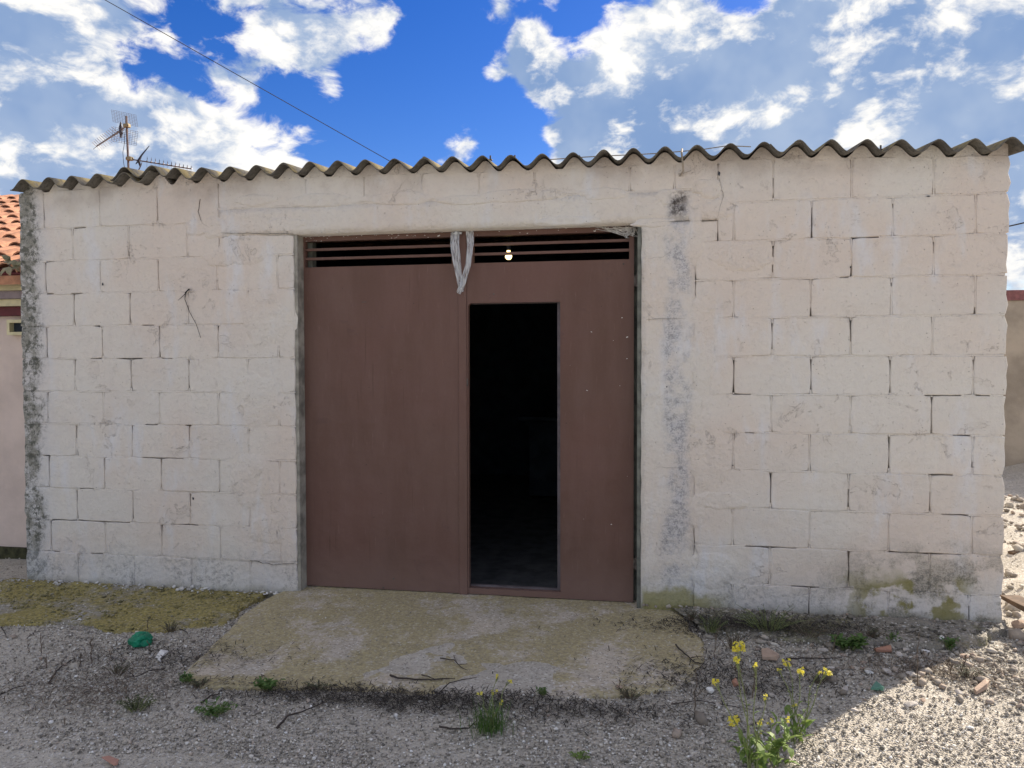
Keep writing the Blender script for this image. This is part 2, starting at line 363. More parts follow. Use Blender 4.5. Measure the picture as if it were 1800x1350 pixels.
# ------------------------------------------------------------------ ground
def gz(x, y):                      # gentle relief of the yard
    v = .012*math.sin(1.7*x+.6)*math.cos(2.1*y) + .008*math.sin(4.3*x+2*y) + .005*math.sin(9*x-5*y+1)
    v -= .040*min(1, max(0, (-x-1.2)/1.2))
    v -= .012 + .02*max(0, min(1, (-y-.8)/.8))*(1 if x < .5 else .5)
    r = max(0, min(1, (x-1.75)/.5))*max(0, min(1, (y+.5)/1.0)); v += .09*r*(1+.5*math.sin(5*x+3*y)*math.sin(4*y))
    return v
def gz_np(x, y):
    v = .012*np.sin(1.7*x+.6)*np.cos(2.1*y) + .008*np.sin(4.3*x+2*y) + .005*np.sin(9*x-5*y+1)
    v = v-.040*np.clip((-x-1.2)/1.2, 0, 1)
    v = v-(.012 + .02*np.clip((-y-.8)/.8, 0, 1)*np.where(x < .5, 1, .5))
    r = np.clip((x-1.75)/.5, 0, 1)*np.clip((y+.5)/1.0, 0, 1); return v+.09*r*(1+.5*np.sin(5*x+3*y)*np.sin(4*y))
def ground():
    m = MB(); xs = np.concatenate([[-300, -60, -20, -10], np.arange(-8, 8.01, .08), [12, 20, 60, 300]])
    ys = np.concatenate([[-300, -60, -20, -8], np.arange(-5, 9.01, .08), [12, 20, 60, 300]])
    for y in ys:
        for x in xs: m.v.append((x, y, gz(x, y)-.004 if abs(x) < 9 and -6 < y < 10 else -.02))
    n = len(xs)
    for j in range(len(ys)-1):
        for i in range(n-1): m.f.append((j*n+i, j*n+i+1, (j+1)*n+i+1, (j+1)*n+i))
    return m.build('ground', M_ground, smooth=True, kind='structure')
ground()
def inside(poly, X, Y):
    c = np.zeros(len(X), bool); n = len(poly); j = n-1
    for i in range(n):
        xi, yi = poly[i]; xj, yj = poly[j]
        c ^= ((yi > Y) != (yj > Y)) & (X < (xj-xi)*(Y-yi)/((yj-yi) or 1e-9)+xi); j = i
    return c
def slab(name, px, zf, mat, zp=.01, thick=.09, jit=.012, step_=.035, lip=.005, seed=1, straight=(), relief=.004):
    """outline picked on the ground, ragged edge, rounded lip, top surface as a grid"""
    rd = random.Random(seed); pts = [onZ(x, y, zp) if not isinstance(x, float) else Vector((x, y, 0)) for x, y in px]
    out = []
    for i, a in enumerate(pts):
        b = pts[(i+1) % len(pts)]; n = max(1, int((b-a).length/step_))
        for k in range(n):
            p = a.lerp(b, k/n); o = (mn.noise(Vector((p.x*9, p.y*9, seed)))+.5*mn.noise(Vector((p.x*30, p.y*30, seed))))*jit*1.6
            if i in straight: o = 0
            d = (b-a).normalized(); q = p+Vector((-d.y, d.x, 0))*o; out.append((q.x, q.y))
    bm = bmesh.new()
    cx = sum(p[0] for p in out)/len(out); cy = sum(p[1] for p in out)/len(out)
    # inset ring
    def ring(off, dz):
        vs = []
        n = len(out)
        for i, p in enumerate(out):
            a = out[i-1]; b = out[(i+1) % n]; d = Vector((b[0]-a[0], b[1]-a[1])).normalized(); nn = Vector((-d.y, d.x))*off
            x, y = p[0]+nn.x, p[1]+nn.y; vs.append(bm.verts.new((x, y, zf(x, y)+dz)))
        return vs
    area = sum(out[i-1][0]*out[i][1]-out[i][0]*out[i-1][1] for i in range(len(out)))
    sg = 1 if area > 0 else -1
    r0 = ring(0, -thick); r1 = ring(0, -lip); r2 = ring(sg*lip, 0)
    n = len(out)
    for A, B in ((r0, r1), (r1, r2)):
        for i in range(n):
            j = (i+1) % n; bm.faces.new((A[i], A[j], B[j], B[i]) if sg > 0 else (A[j], A[i], B[i], B[j]))
    f = bm.faces.new(r2 if sg > 0 else r2[::-1])
    bmesh.ops.triangulate(bm, faces=[f])
    # cut into a grid for relief
    xs = [v.co.x for v in bm.verts]; ys = [v.co.y for v in bm.verts]
    for k in np.arange(min(xs)+.05, max(xs), .06):
        bmesh.ops.bisect_plane(bm, geom=bm.verts[:]+bm.edges[:]+bm.faces[:], plane_co=(k, 0, 0), plane_no=(1, 0, 0))
    for k in np.arange(min(ys)+.05, max(ys), .06):
        bmesh.ops.bisect_plane(bm, geom=bm.verts[:]+bm.edges[:]+bm.faces[:], plane_co=(0, k, 0), plane_no=(0, 1, 0))
    for v in bm.verts: v.co.z += relief*mn.noise(v.co*7)+relief*.6*mn.noise(v.co*21)
    me = bpy.data.meshes.new(name); bm.to_mesh(me); bm.free(); me.materials.append(mat)
    me.polygons.foreach_set('use_smooth', [True]*len(me.polygons))
    o = bpy.data.objects.new(name, me); COL.objects.link(o); return o, out
ap_px = [(480,1042),(430,1072),(395,1105),(345,1150),(318,1178),(350,1192),(450,1196),(560,1202),(700,1207),(850,1210),(1000,1214),(1080,1210),(1150,1204),(1195,1198),(1222,1182),(1238,1150),(1236,1125),(1212,1102),(1196,1072),(1150,1062)]
ap_z = lambda x, y: .013+.028*min(0, y)/1.0+(0 if x > -1.9 else (x+1.9)*.05)
ap_px2 = ap_px + [(XDR+.05, .15), (XDL-.02, .15), (XDL-.10, -.01)]
slab_o, ap_out = slab('concrete_apron', ap_px2, ap_z, M_apron, seed=3, jit=.012)
tag(slab_o, kind='structure')
ft_px = [(0,1050),(-30,1096),(60,1091),(150,1092),(205,1103),(300,1106),(352,1104),(392,1098),(432,1068),(478,1040),(XDL-.03, .02), (XL-.10, .02), (XL-.14, -.05)]
slab_o, ft_out = slab('mossy_footing', ft_px, lambda x, y: -.012+.024*min(0, y)/.5, M_footing, zp=-.03, seed=5, jit=.02, relief=.012, thick=.08)
tag(slab_o, kind='structure')
st_px = [(1204,1072),(1215,1092),(1245,1112),(1330,1122),(1480,1128),(1600,1134),(1690,1134),(1760,1112),(XR+.03, .02), (XDR+.16, .02)]
slab_o, st_out = slab('earth_strip', st_px, lambda x, y: .036+.02*min(0, y)/.5, M_strip, seed=8, jit=.03, relief=.018, thick=.08)
tag(slab_o, kind='structure')

# ------------------------------------------------------------------ scattered stone masses (nobody could count them)
ICO = None
def icosa():
    t = (1+5**.5)/2; v = np.array([(-1,t,0),(1,t,0),(-1,-t,0),(1,-t,0),(0,-1,t),(0,1,t),(0,-1,-t),(0,1,-t),(t,0,-1),(t,0,1),(-t,0,-1),(-t,0,1)], float)
    v /= np.linalg.norm(v[0])
    f = np.array([(0,11,5),(0,5,1),(0,1,7),(0,7,10),(0,10,11),(1,5,9),(5,11,4),(11,10,2),(10,7,6),(7,1,8),(3,9,4),(3,4,2),(3,2,6),(3,6,8),(3,8,9),(4,9,5),(2,4,11),(6,2,10),(8,6,7),(9,8,1)])
    return v, f
def octa():
    v = np.array([(1,0,0),(-1,0,0),(0,1,0),(0,-1,0),(0,0,1),(0,0,-1)], float)
    f = np.array([(0,2,4),(2,1,4),(1,3,4),(3,0,4),(2,0,5),(1,2,5),(3,1,5),(0,3,5)]); return v, f
def scatter(name, X, Y, Z, S, mat, shape, flat=.6, jit=.25, label=None):
    bv, bf = shape; n = len(X); k = len(bv)
    V = bv[None]*(1+rng.uniform(-jit, jit, (n, k, 1)))
    V = V*np.stack([rng.uniform(.7, 1.35, n), rng.uniform(.6, 1.1, n), rng.uniform(flat*.6, flat*1.3, n)], 1)[:, None]
    # random tilt and spin
    a = rng.uniform(0, 6.283, n); b = rng.normal(0, .4, n)
    ca, sa, cb, sb = np.cos(a)[:, None], np.sin(a)[:, None], np.cos(b)[:, None], np.sin(b)[:, None]
    y1 = V[..., 1]*cb-V[..., 2]*sb; z1 = V[..., 1]*sb+V[..., 2]*cb
    x2 = V[..., 0]*ca-y1*sa; y2 = V[..., 0]*sa+y1*ca
    P = np.stack([x2*S[:, None]+X[:, None], y2*S[:, None]+Y[:, None], z1*S[:, None]+Z[:, None]], -1).reshape(-1, 3)
    F = (bf[None]+(np.arange(n)*k)[:, None, None]).reshape(-1, 3)
    me = bpy.data.meshes.new(name); me.vertices.add(len(P)); me.vertices.foreach_set('co', P.astype(np.float32).ravel())
    me.loops.add(F.size); me.loops.foreach_set('vertex_index', F.astype(np.int32).ravel())
    me.polygons.add(len(F)); me.polygons.foreach_set('loop_start', np.arange(0, F.size, 3, dtype=np.int32))
    me.update(calc_edges=True); me.materials.append(mat)
    o = bpy.data.objects.new(name, me); COL.objects.link(o); tag(o, label=label, kind='stuff'); return o
apA, ftA, stA = ap_out, ft_out, st_out
def sample(n, x0, x1, y0, y1, keep=.0):
    X = rng.uniform(x0, x1, n); Y = rng.uniform(y0, y1, n)
    bad = inside(apA, X, Y) | inside(ftA, X, Y) | inside(stA, X, Y) | ((X > XL-.02) & (X < XR+.02) & (Y > -.01))
    ok = ~bad | (rng.random(n) < keep)
    pt = np.sin(X*2.3+1.1*np.sin(Y*3.1))*np.sin(Y*4.7+X*.8+2)+.5*np.sin(X*7.1+Y*5.3); ok &= rng.random(n) < np.clip(.72+.40*pt, .25, 1)
    ok &= ~((X > XL-.02) & (X < XR+.02) & (Y > -.01)); return X[ok], Y[ok]
parts = [sample(105000, -4.6, 2.6, -1.75, 0), sample(16000, -4.5, 3.2, -2.7, -1.75), sample(9000, 1.85, 5.5, -.3, 3.5), sample(2500, -7, XL-.05, 0, 1.2)]
X = np.concatenate([p[0] for p in parts]); Y = np.concatenate([p[1] for p in parts])
S = np.clip(rng.lognormal(math.log(.0036), .30, len(X)), .002, .008)
scatter('gravel', X, Y, gz_np(X, Y)+S*.12, S, M_peb, octa(), .85, .42, 'fine grey gravel covering the yard')
X, Y = sample(34000, -4.5, 2.6, -1.75, 0); S = np.clip(rng.lognormal(math.log(.0046), .30, len(X)), .003, .011)
scatter('coarse_gravel', X, Y, gz_np(X, Y)+S*.2, S, M_peb, icosa(), .75, .34, 'coarser stones in the grey gravel')
# grit on the apron and the strips beside the wall
X = rng.uniform(-3.9, 1.9, 9000); Y = rng.uniform(-1.0, -.02, 9000)
k = inside(apA, X, Y) & (rng.random(9000) < .35); Xa, Ya = X[k], Y[k]
scatter('grit', Xa, Ya, np.array([ap_z(x, y) for x, y in zip(Xa, Ya)])+.001, np.clip(rng.lognormal(math.log(.0024), .35, len(Xa)), .0014, .007), M_peb, octa(), .7, .3, 'loose grit lying on the concrete apron')
k = inside(stA, X, Y); Xa, Ya = X[k], Y[k]
scatter('earth_crumbs', Xa, Ya, .036+.02*np.minimum(0, Ya)/.5+.003, np.clip(rng.lognormal(math.log(.0062), .5, len(Xa)), .002, .022), pebble_mat('earth_crumb', [(0, (.06, .055, .04)), (.5, (.15, .135, .105)), (.85, (.25, .23, .19)), (1, (.45, .43, .40))]), icosa(), .6, .3, 'earth crumbs and chips along the right foot of the wall')
k = inside(ftA, X, Y) & (rng.random(9000) < .9); Xa, Ya = X[k], Y[k]
scatter('moss_tufts', Xa, Ya, .0+np.minimum(0, Ya)*.05-.012+.001, np.clip(rng.lognormal(math.log(.006), .4, len(Xa)), .003, .016), pebble_mat('moss_tuft', [(0, (.09, .085, .03)), (.5, (.21, .185, .06)), (.85, (.30, .255, .10)), (1, (.30, .28, .22))]), icosa(), .55, .3, 'olive moss tufts on the concrete footing left of the door')
# rubble at the right
def rubble(n, x0, x1, y0, y1, med, keepf=None, name='rubble', label='pale rubble'):
    X, Y = sample(n, x0, x1, y0, y1)
    if keepf is not None: kk = keepf(X, Y); X, Y = X[kk], Y[kk]
    S = np.clip(rng.lognormal(math.log(med), .42, len(X)), .006, .06)
    scatter(name, X, Y, gz_np(X, Y)+S*.25, S, M_rub, icosa(), .6, .40, label)
rubble(1500, .2, 2.4, -.95, -.12, .0115, lambda X, Y: rng.random(len(X)) < np.clip((X-.2)/1.2, .15, 1)*np.clip(1.3-abs(Y+.45)*1.6, .15, 1), 'rubble', 'pale rubble spread in the gravel near the right corner')
rubble(1600, 1.86, 4.6, -.2, 3.6, .022, None, 'rubble_heap', 'sunlit rubble heap beyond the right corner of the shed')
rubble(260, -4.2, .4, -1.5, -.35, .0095, None, 'stray_stones', 'stray larger stones in the gravel left of centre')

n = 260; X = rng.uniform(XL-.16, XDL-.02, n); X = X+.05*np.sin(X*13); Y = -np.abs(rng.normal(.005, .035, n))-.002-np.clip(XL+.02-X, 0, 1)*.3*rng.random(n); S = np.clip(rng.lognormal(math.log(.0048), .65, n), .002, .022)
scatter('plaster_splash', X, Y, -.012+.048*Y+S*.2+.004, S, pebble_mat('splashed_plaster', [(0, (.36, .34, .31)), (.5, (.55, .53, .50)), (1, (.78, .77, .75))]), icosa(), .55, .4, 'whitewash splashes and crumbs along the left foot of the wall')
n = 160; X = rng.uniform(XDR+.01, XR, n); Y = -np.abs(rng.normal(.012, .03, n))-.004; S = np.clip(rng.lognormal(math.log(.006), .5, n), .003, .016)
scatter('plaster_splash', X, Y, .038+.04*Y+S*.2, S, M_rub, icosa(), .55, .4, 'pale crumbs along the right foot of the wall')
# dark plant litter
def litter(n, cx, cy, sx, sy, seed, mat=M_litter, name='plant_litter', label=None, ln=.03):
    rd = random.Random(seed); m = MB()
    for i in range(n):
        x = cx+rd.gauss(0, 1)*sx; y = cy+rd.gauss(0, 1)*sy
        if x > XL and y > -.015: y = -.02-abs(rd.gauss(0, .03))
        xx, yy = np.array([x]), np.array([y])
        z = ap_z(x, y)+.003 if inside(apA, xx, yy)[0] else (.042 if inside(stA, xx, yy)[0] else -.012 if inside(ftA, xx, yy)[0] else gz(x, y)+.007)
        a = rd.uniform(0, 6.28); L = ln*rd.uniform(.3, 1.5); wd = rd.uniform(.0008, .0022)
        d = Vector((math.cos(a), math.sin(a), rd.uniform(-.1, .35)))*L; s_ = Vector((-math.sin(a), math.cos(a), 0))*wd
        p = Vector((x, y, z)); k = d*.5+Vector((0, 0, L*rd.uniform(0, .2)))
        m.add([p-s_, p+s_, p+k+s_, p+k-s_, p+d], [(0, 1, 2, 3), (3, 2, 4)])
    return m.build(name, mat, label=label, kind='stuff')
def G(x, y): p = onZ(x, y, 0.0); return p.x, p.y
g1 = G(680, 1222); litter(3000, *g1, .40, .06, 1, label='dark litter along the lower edge of the apron')
g1 = G(300, 1140); litter(900, *g1, .30, .09, 2, label='dark litter by the green plastic')
g1 = G(1330, 1110); litter(2600, *g1, .30, .06, 3, label='dark dead weeds under the right wall')
g1 = G(1290, 1190); litter(1700, *g1, .24, .12, 4, label='dark litter right of the apron')
g1 = G(1000, 1232); litter(900, *g1, .30, .05, 5, label='dark litter below the apron at right')
g1 = G(160, 1190); litter(800, *g1, .28, .12, 6, mat=M_stalk, name='dry_weed_litter', label='dry brown weed remains in the gravel at left', ln=.04)
g1 = G(1640, 1175); litter(900, *g1, .2, .08, 7, mat=M_stalk, name='dry_weed_litter', label='dry brown weed remains near the right corner', ln=.035)

# ------------------------------------------------------------------ the shed
shed = empty('storage_shed', (0, 0, 0))
tag(shed, 'low whitewashed concrete block shed with corrugated roof and brown double door', 'shed')
WT = .20; BD = .10
# crest tops of the roof edge as picked in the photograph
cr = [(40,315),(86,311),(126,308),(171,304),(218,301),(267,297),(308,299),(355,296),(404,292),(450,288),(498,286),(544,285),(593,282),(641,280),(693,278),(745,275),(795,275),(848,274),(897,274),(953,271),(1007,267),(1061,263),(1113,260),(1169,258),(1225,255),(1284,252),(1343,248),(1405,244),(1461,243),(1524,246),(1584,248),(1650,246),(1713,244),(1778,240)]
cw = [onY(x, y, -.08) for x, y in cr]
cX = [p.x for p in cw]; cZ = [p.z for p in cw]
PITCH = (cX[-1]-cX[0])/(len(cX)-1)
print('crest pitch', PITCH, 'Z', [round(z, 3) for z in cZ])
def ridge_z(x):                    # smoothed height of crest tops at the front edge
    i = np.clip((np.array([x-.3, x, x+.3])), cX[0], cX[-1]); return float(np.mean(np.interp(i, cX, cZ)))
AMP = .031
def phase(x): return (np.interp(x, cX, np.arange(len(cX))) if cX[0] <= x <= cX[-1] else ((x-cX[0])/PITCH if x < cX[0] else len(cX)-1+(x-cX[-1])/PITCH))
def wave_z(x): return ridge_z(x)-.008-AMP+AMP*math.cos(2*math.pi*phase(x))   # underside
def top_z(x): return ridge_z(x)-.008-2*AMP+.004

# horizontal joint heights: regular courses
CH = .205; ZJ = [0.855+1.370-k*CH for k in range(0, 11)]          # 2.225 ... 0.175
rows = [(ZJ[0], None)] + [(ZJ[k+1], ZJ[k]) for k in range(10)] + [(-.11, ZJ[10])]
xL0 = onY(82, 600).x; xR0 = onY(1357, 600).x; BL = .394
XP = onY(1222, 600).x             # right end of the plastered pillar
XLI0, XLI1 = onY(384, 400).x, onY(1262, 390).x; ZLI = 2.305; ZD = 2.137
opensV = [(75,350,387),(277,347,387),(226,436,450),(80,460,510),(281,458,507),(131,517,567),(231,515,567),(82,575,628),(181,580,625),(282,573,628),(387,573,618),(132,632,660),(233,632,682),(335,633,682),(85,690,735),(88,800,845),(187,805,850),(289,803,857),(134,748,770),(235,745,775),(337,748,775),(136,862,912),(236,885,912),(339,868,890),(90,915,960),(291,920,960),
          (1355,312,348),(1424,365,418),(1562,358,366),(1357,432,478),(1492,466,488),(1633,425,445),(1261,508,556),(1422,540,556),(1562,497,504),(1703,540,552),(1357,568,614),(1492,563,600),(1288,633,690),(1422,632,685),(1560,633,690),(1703,632,650),(1632,698,762),(1560,768,823),(1702,812,822),(1357,832,884),(1492,860,892),(1632,865,898),(1493,966,1022),(1425,1042,1084),(1700,1065,1092)]
opensH = [(397,130,150),(458,82,95),(514,82,95),(513,125,145),(571,166,176),(568,250,270),(629,205,250),(628,160,178),(629,283,303),(744,255,277),(744,325,336),(802,250,322),(798,75,88),(917,90,228),(916,300,348),(860,140,165),(972,95,105),(973,160,180),
          (693,1288,1320),(759,1310,1326),(692,1625,1690),(764,1675,1706),(831,1632,1675),(902,1655,1702),(968,1560,1690),(958,1310,1400),(418,1495,1545),(488,1476,1492),(693,1715,1740),(1040,1390,1440),(1060,1560,1600)]
OV = [(onY(x, y0).x, onY(x, y1).z, onY(x, y0).z) for x, y0, y1 in opensV]
OH = [(onY((x0+x1)/2, y).z, onY(x0, y).x, onY(x1, y).x) for y, x0, x1 in opensH]

core = MB()
for (a, b, z0, z1) in ((XL, XDL, -.12, 0), (XDR, XR, -.12, 0), (XDL, XDR, ZD+.02, 0)):
    n = max(2, int((b-a)/.25)); 
    for i in range(n):
        xa, xb = a+(b-a)*i/n, a+(b-a)*(i+1)/n
        core.box(xa, xb, BD, WT, z0, min(top_z(xa), top_z(xb)) if z1 == 0 else z1)
front = core.build('front_wall', M_core, shed)

def block(x0, x1, z0, z1, top=None, edge=None, name='block', parent=None, mat=None, seg=.045, ins=.0040, yj=.0012, depth=BD):
    """one block: ragged outline, worn arris, own depth; top may be a function following the roof"""
    rd = random
    def side(a, b, n): return [tuple(a[k]+(b[k]-a[k])*i/n for k in (0, 1)) for i in range(n)]
    zt0 = top(x0) if top else z1; zt1 = top(x1) if top else z1
    nx = max(2, int((x1-x0)/seg)); nz = max(2, int((z1 if z1 else zt0)-z0 and ((zt0-z0)/seg)))
    pts = side((x0, z0), (x1, z0), nx)+side((x1, z0), (x1, zt1), nz)+side((x1, zt1), (x0, zt0), nx)+side((x0, zt0), (x0, z0), nz)
    cx, cz = (x0+x1)/2, (z0+(zt0+zt1)/2)/2
    P = []
    for i, (x, z) in enumerate(pts):
        if top and z > z0+.02 and i > nx+nz-1 and i < 2*nx+nz+1: z = top(x)
        j = .0016
        if edge == 'R' and abs(x-x1) < 1e-6: x += rd.uniform(-.010, .004)
        if edge == 'L' and abs(x-x0) < 1e-6: x += rd.uniform(-.004, .008)
        corner = i in (0, nx, nx+nz, 2*nx+nz)
        x += rd.uniform(-j, j)*1.2; z += rd.uniform(-j, j)
        if corner: x += (cx-x)*.004/abs(cx-x); z += (cz-z)*.004/abs(cz-z)
        P.append((x, z))
    n = len(P); y0 = rd.uniform(-yj, yj); tx = rd.uniform(-.004, .004); tz = rd.uniform(-.006, .006)
    def yy(x, z): return y0+tx*(x-cx)/.2*.5+tz*(z-cz)/.1*.3
    V = [(x-cx, depth, z-cz) for x, z in P]+[(x-cx, yy(x, z)+.005, z-cz) for x, z in P]
    I = []
    for x, z in P:
        k = ins*rd.uniform(.6, 1.4); dx = min(k, abs(cx-x)); dz = min(k, abs(cz-z))
        xi = x+math.copysign(dx, cx-x) if min(abs(x-x0), abs(x-x1)) < .02 else x
        zi = z+math.copysign(dz, cz-z)
        if not (abs(z-z0) < .008 or z > min(zt0, zt1)-.012): zi = z
        I.append((xi-cx, yy(x, z), zi-cz))
    V += I; F = []
    for r in range(2):
        for i in range(n):
            j = (i+1) % n; F.append((r*n+i, r*n+j, (r+1)*n+j, (r+1)*n+i))
    F.append(tuple(range(2*n, 3*n))); F.append(tuple(range(n-1, -1, -1)))
    m = MB(); m.add(V, F)
    return m.build(name, mat or M_wall, parent or front, loc=(cx, 0, cz))
G2 = .0018   # half joint
mortar = MB()
def ragged_strip(x0, x1, z0, z1, vertical, recess):
    if x1-x0 < .002 or z1-z0 < .002: return
    L = (z1-z0) if vertical else (x1-x0); n = max(1, int(L/.03)); A = []
    for i in range(n+1):
        t_ = i/n; y = recess+random.uniform(-.0010, .0012)
        if vertical: z = z0+L*t_; A += [(x0-.002, max(y, .0)+.0014, z), ((x0+x1)/2, y-.0002, z), (x1+.002, max(y, .0)+.0014, z)]
        else: x = x0+L*t_; A += [(x, max(y, 0)+.0010, z0-.0030-.002*mn.noise(Vector((x*30, z0*9, 0)))), (x, y-.0006, (z0+z1)/2), (x, max(y, 0)+.0010, z1+.0030+.002*mn.noise(Vector((x*30, z0*9, 5))))]
    F = []
    for i in range(n):
        for k in range(2):
            a = i*3+k; q = (a, a+1, a+4, a+3); F.append(q[::-1] if not vertical else q)
    back = [(x, BD, z) for x, y, z in A]; m = len(A); V = A+back
    for k in (0, 2):
        for i in range(n): a = i*3+k; F.append((a, a+3, a+3+m, a+m))
    for i in (0, n): 
        for k in range(2): a = i*3+k; F.append((a, a+1, a+1+m, a+m))
    mortar.add(V, F)
def minus(a, b, cuts):
    segs = [(a, b)]
    for c0, c1 in cuts:
        nx_ = []
        for s0, s1 in segs:
            if c1 <= s0 or c0 >= s1: nx_.append((s0, s1))
            else:
                if c0 > s0: nx_.append((s0, c0))
                if c1 < s1: nx_.append((c1, s1))
        segs = nx_
    return segs
def vjoint(x, z0, z1, rec=None):
    cuts = [(zz0, zz1) for (xx, zz0, zz1) in OV if abs(xx-x) < .035 and zz1 > z0 and zz0 < z1]
    for a, b in minus(z0, z1, cuts): ragged_strip(x-G2, x+G2, a, b, True, rec if rec is not None else random.choice([.0008, .0014, .0022, .0032, .0045]))
def hjoint(z, x0, x1, rec=None):
    cuts = [(a, b) for (zz, a, b) in OH if abs(zz-z) < .035]
    x = x0
    for a, b in minus(x0, x1, cuts):
        c = a
        while c < b-1e-6:
            e = min(b, c+random.uniform(.12, .4)); ragged_strip(c, e, z-G2, z+G2, False, rec if rec is not None else random.choice([.0000, .0004, .001, .0018, .003])); c = e
def course(z0, z1, xs, x_start, x_end, top=None, eL=None, eR=None, flat_from=None, flat_to=None):
    js = [x for x in xs if x_start+.03 < x < x_end-.03]; b = [x_start]+js+[x_end]
    for i in range(len(b)-1):
        a0 = b[i]+(G2 if i else 0); a1 = b[i+1]-(G2 if i < len(b)-2 else 0)
        block(a0, a1, z0+G2, (z1-G2) if z1 else None, top=top, edge=('L' if i == 0 and eL else ('R' if i == len(b)-2 and eR else None)))
    for x in js:
        flush = (flat_from is not None and x > flat_from) or (flat_to is not None and x < flat_to)
        vjoint(x, z0+G2, (z1-G2) if z1 else top(x), .0004 if flush else None)
for r, (z0, z1) in enumerate(rows):
    odd = r % 2 == 0
    jl = [xL0+BL*i+(0 if odd else BL/2)+random.uniform(-.003, .003) for i in range(-1, 6)]
    jr = [xR0+BL*i+(0 if odd else BL/2)+random.uniform(-.003, .003) for i in range(-2, 4)]
    lend = XDL if r > 1 else XLI0
    if r == 0: course(z0, None, jl, XL, XLI0, top=top_z, eL=True)
    else: course(z0, z1, jl, XL, lend, eL=True, flat_from=-2.45)
    rs = XP if r > 1 else XLI1
    if r == 0: course(z0, None, jr, XLI1, XR, top=top_z, eR=True)
    else: course(z0, z1, jr, rs, XR, eR=True, flat_to=.45)
    if r < len(rows)-1:
        hjoint(z0, XL+.01, XDL if r > 0 else XLI0); hjoint(z0, XP if r > 0 else XLI1, XR-.015)
# the half course beside and under the lintel ends
block(XLI0, XDL, ZJ[1]+G2, ZD-G2); block(XP+.001, XLI1, ZJ[1]+G2, ZD-G2); hjoint(ZJ[1], XLI0, XDL, .001); hjoint(ZJ[1], XP, XLI1)
# blocks over the lintel
xs = [onY(x, 330).x for x in (538, 640, 742, 842, 940, 1107, 1186)]
course(ZLI, None, xs, XLI0, XLI1, top=top_z)
hjoint(ZLI, XLI0, XLI1, .0000)
mortar.build('mortar', M_plaster, front, kind='stuff')

# smooth plastered pieces: lintel, pillar right of the door
def plaster(name, x0, x1, z0, z1, seed, amp=.004, y=-.001, depth=BD, parent=None, extra=None):
    nx, nz = max(2, int((x1-x0)/.035)), max(2, int((z1-z0)/.035)); m = MB()
    for j in range(nz+1):
        for i in range(nx+1):
            x = x0+(x1-x0)*i/nx; z = z0+(z1-z0)*j/nz
            e = min(i, nx-i, 1)*min(j, nz-j, 1)
            xx = x+(mn.noise(Vector((z*12, seed, 0)))*.004 if i in (0, nx) else 0)
            m.v.append((xx, y+amp*mn.noise(Vector((x*6, z*6, seed)))+amp*.5*mn.noise(Vector((x*19, z*19, seed)))+(0 if e else .0015), z))
    for j in range(nz):
        for i in range(nx): a = j*(nx+1)+i; m.f.append((a, a+1, a+nx+2, a+nx+1))
    k = len(m.v); rim = [i for i in range(nx+1)]+[j*(nx+1)+nx for j in range(1, nz+1)]+[nz*(nx+1)+i for i in range(nx-1, -1, -1)]+[j*(nx+1) for j in range(nz-1, 0, -1)]
    for a in rim: m.v.append((m.v[a][0], depth, m.v[a][2]))
    n = len(rim)
    for i in range(n): j = (i+1) % n; m.f.append((rim[j], rim[i], k+i, k+j))
    return m.build(name, M_plaster, parent or shed, smooth=True)
plaster('lintel', XLI0+.003, XLI1-.003, ZD, ZLI-G2, 3, .003, y=.0006, depth=WT-.002)
plaster('concrete_pillar', XDR, XP-.002, -.11, ZD-.001, 7, .006, y=-.003)
# trowelled plaster smear beside the pillar and on the left reveal, a few millimetres proud
def smear(cx, cz, w_, h_, seed, name='plaster_patch', parent=front, y=-.0045, amp=.004):
    """an irregular skim of plaster over the joints: thick in the middle, feathering into the wall"""
    m = MB(); rings, n = 6, 28
    m.v.append((cx, y, cz))
    for r in range(1, rings+1):
        for k in range(n):
            th = 6.283*k/n; rr = (r/rings)*(1+.35*mn.noise(Vector((math.cos(th)*1.5, math.sin(th)*1.5, seed)))+.12*mn.noise(Vector((math.cos(th)*5, math.sin(th)*5, seed))))
            x = cx+w_*rr*math.cos(th); z = cz+h_*rr*math.sin(th)
            yy = y+amp*.5*mn.noise(Vector((x*14, z*14, seed))) if r < rings else .006
            if r == rings-1: yy = y*.5
            m.v.append((x, yy, z))
    for k in range(n): m.f.append((0, 1+k, 1+(k+1) % n))
    for r in range(rings-1):
        for k in range(n): a = 1+r*n+k; b_ = 1+r*n+(k+1) % n; m.f.append((a, a+n, b_+n, b_))
    return m.build(name, M_plaster, parent, smooth=True)
for i, (x, y, w_, h_) in enumerate([(430,440,.20,.10),(465,560,.17,.22),(455,700,.16,.20),(440,845,.16,.18),(470,930,.14,.10),(1245,330,.10,.06),(1300,450,.18,.09),(1235,600,.10,.30),(1245,800,.12,.26),(1265,880,.16,.06),(1250,1000,.14,.12),(376,400,.10,.07),(1262,368,.09,.06),(560,352,.22,.05),(700,348,.28,.045),(900,345,.30,.045),(1060,340,.16,.04),(1000,388,.2,.03),(500,395,.13,.05),(385,455,.12,.06),(345,400,.1,.06),(1222,420,.05,.16),(1224,560,.05,.12),(1220,720,.05,.14),(1222,900,.06,.10),(1150,392,.12,.03),(450,352,.16,.04),(1180,345,.10,.05),(820,352,.2,.03)]):
    p = onY(x, y); smear(p.x, p.z, w_, h_, i*3.1+1)
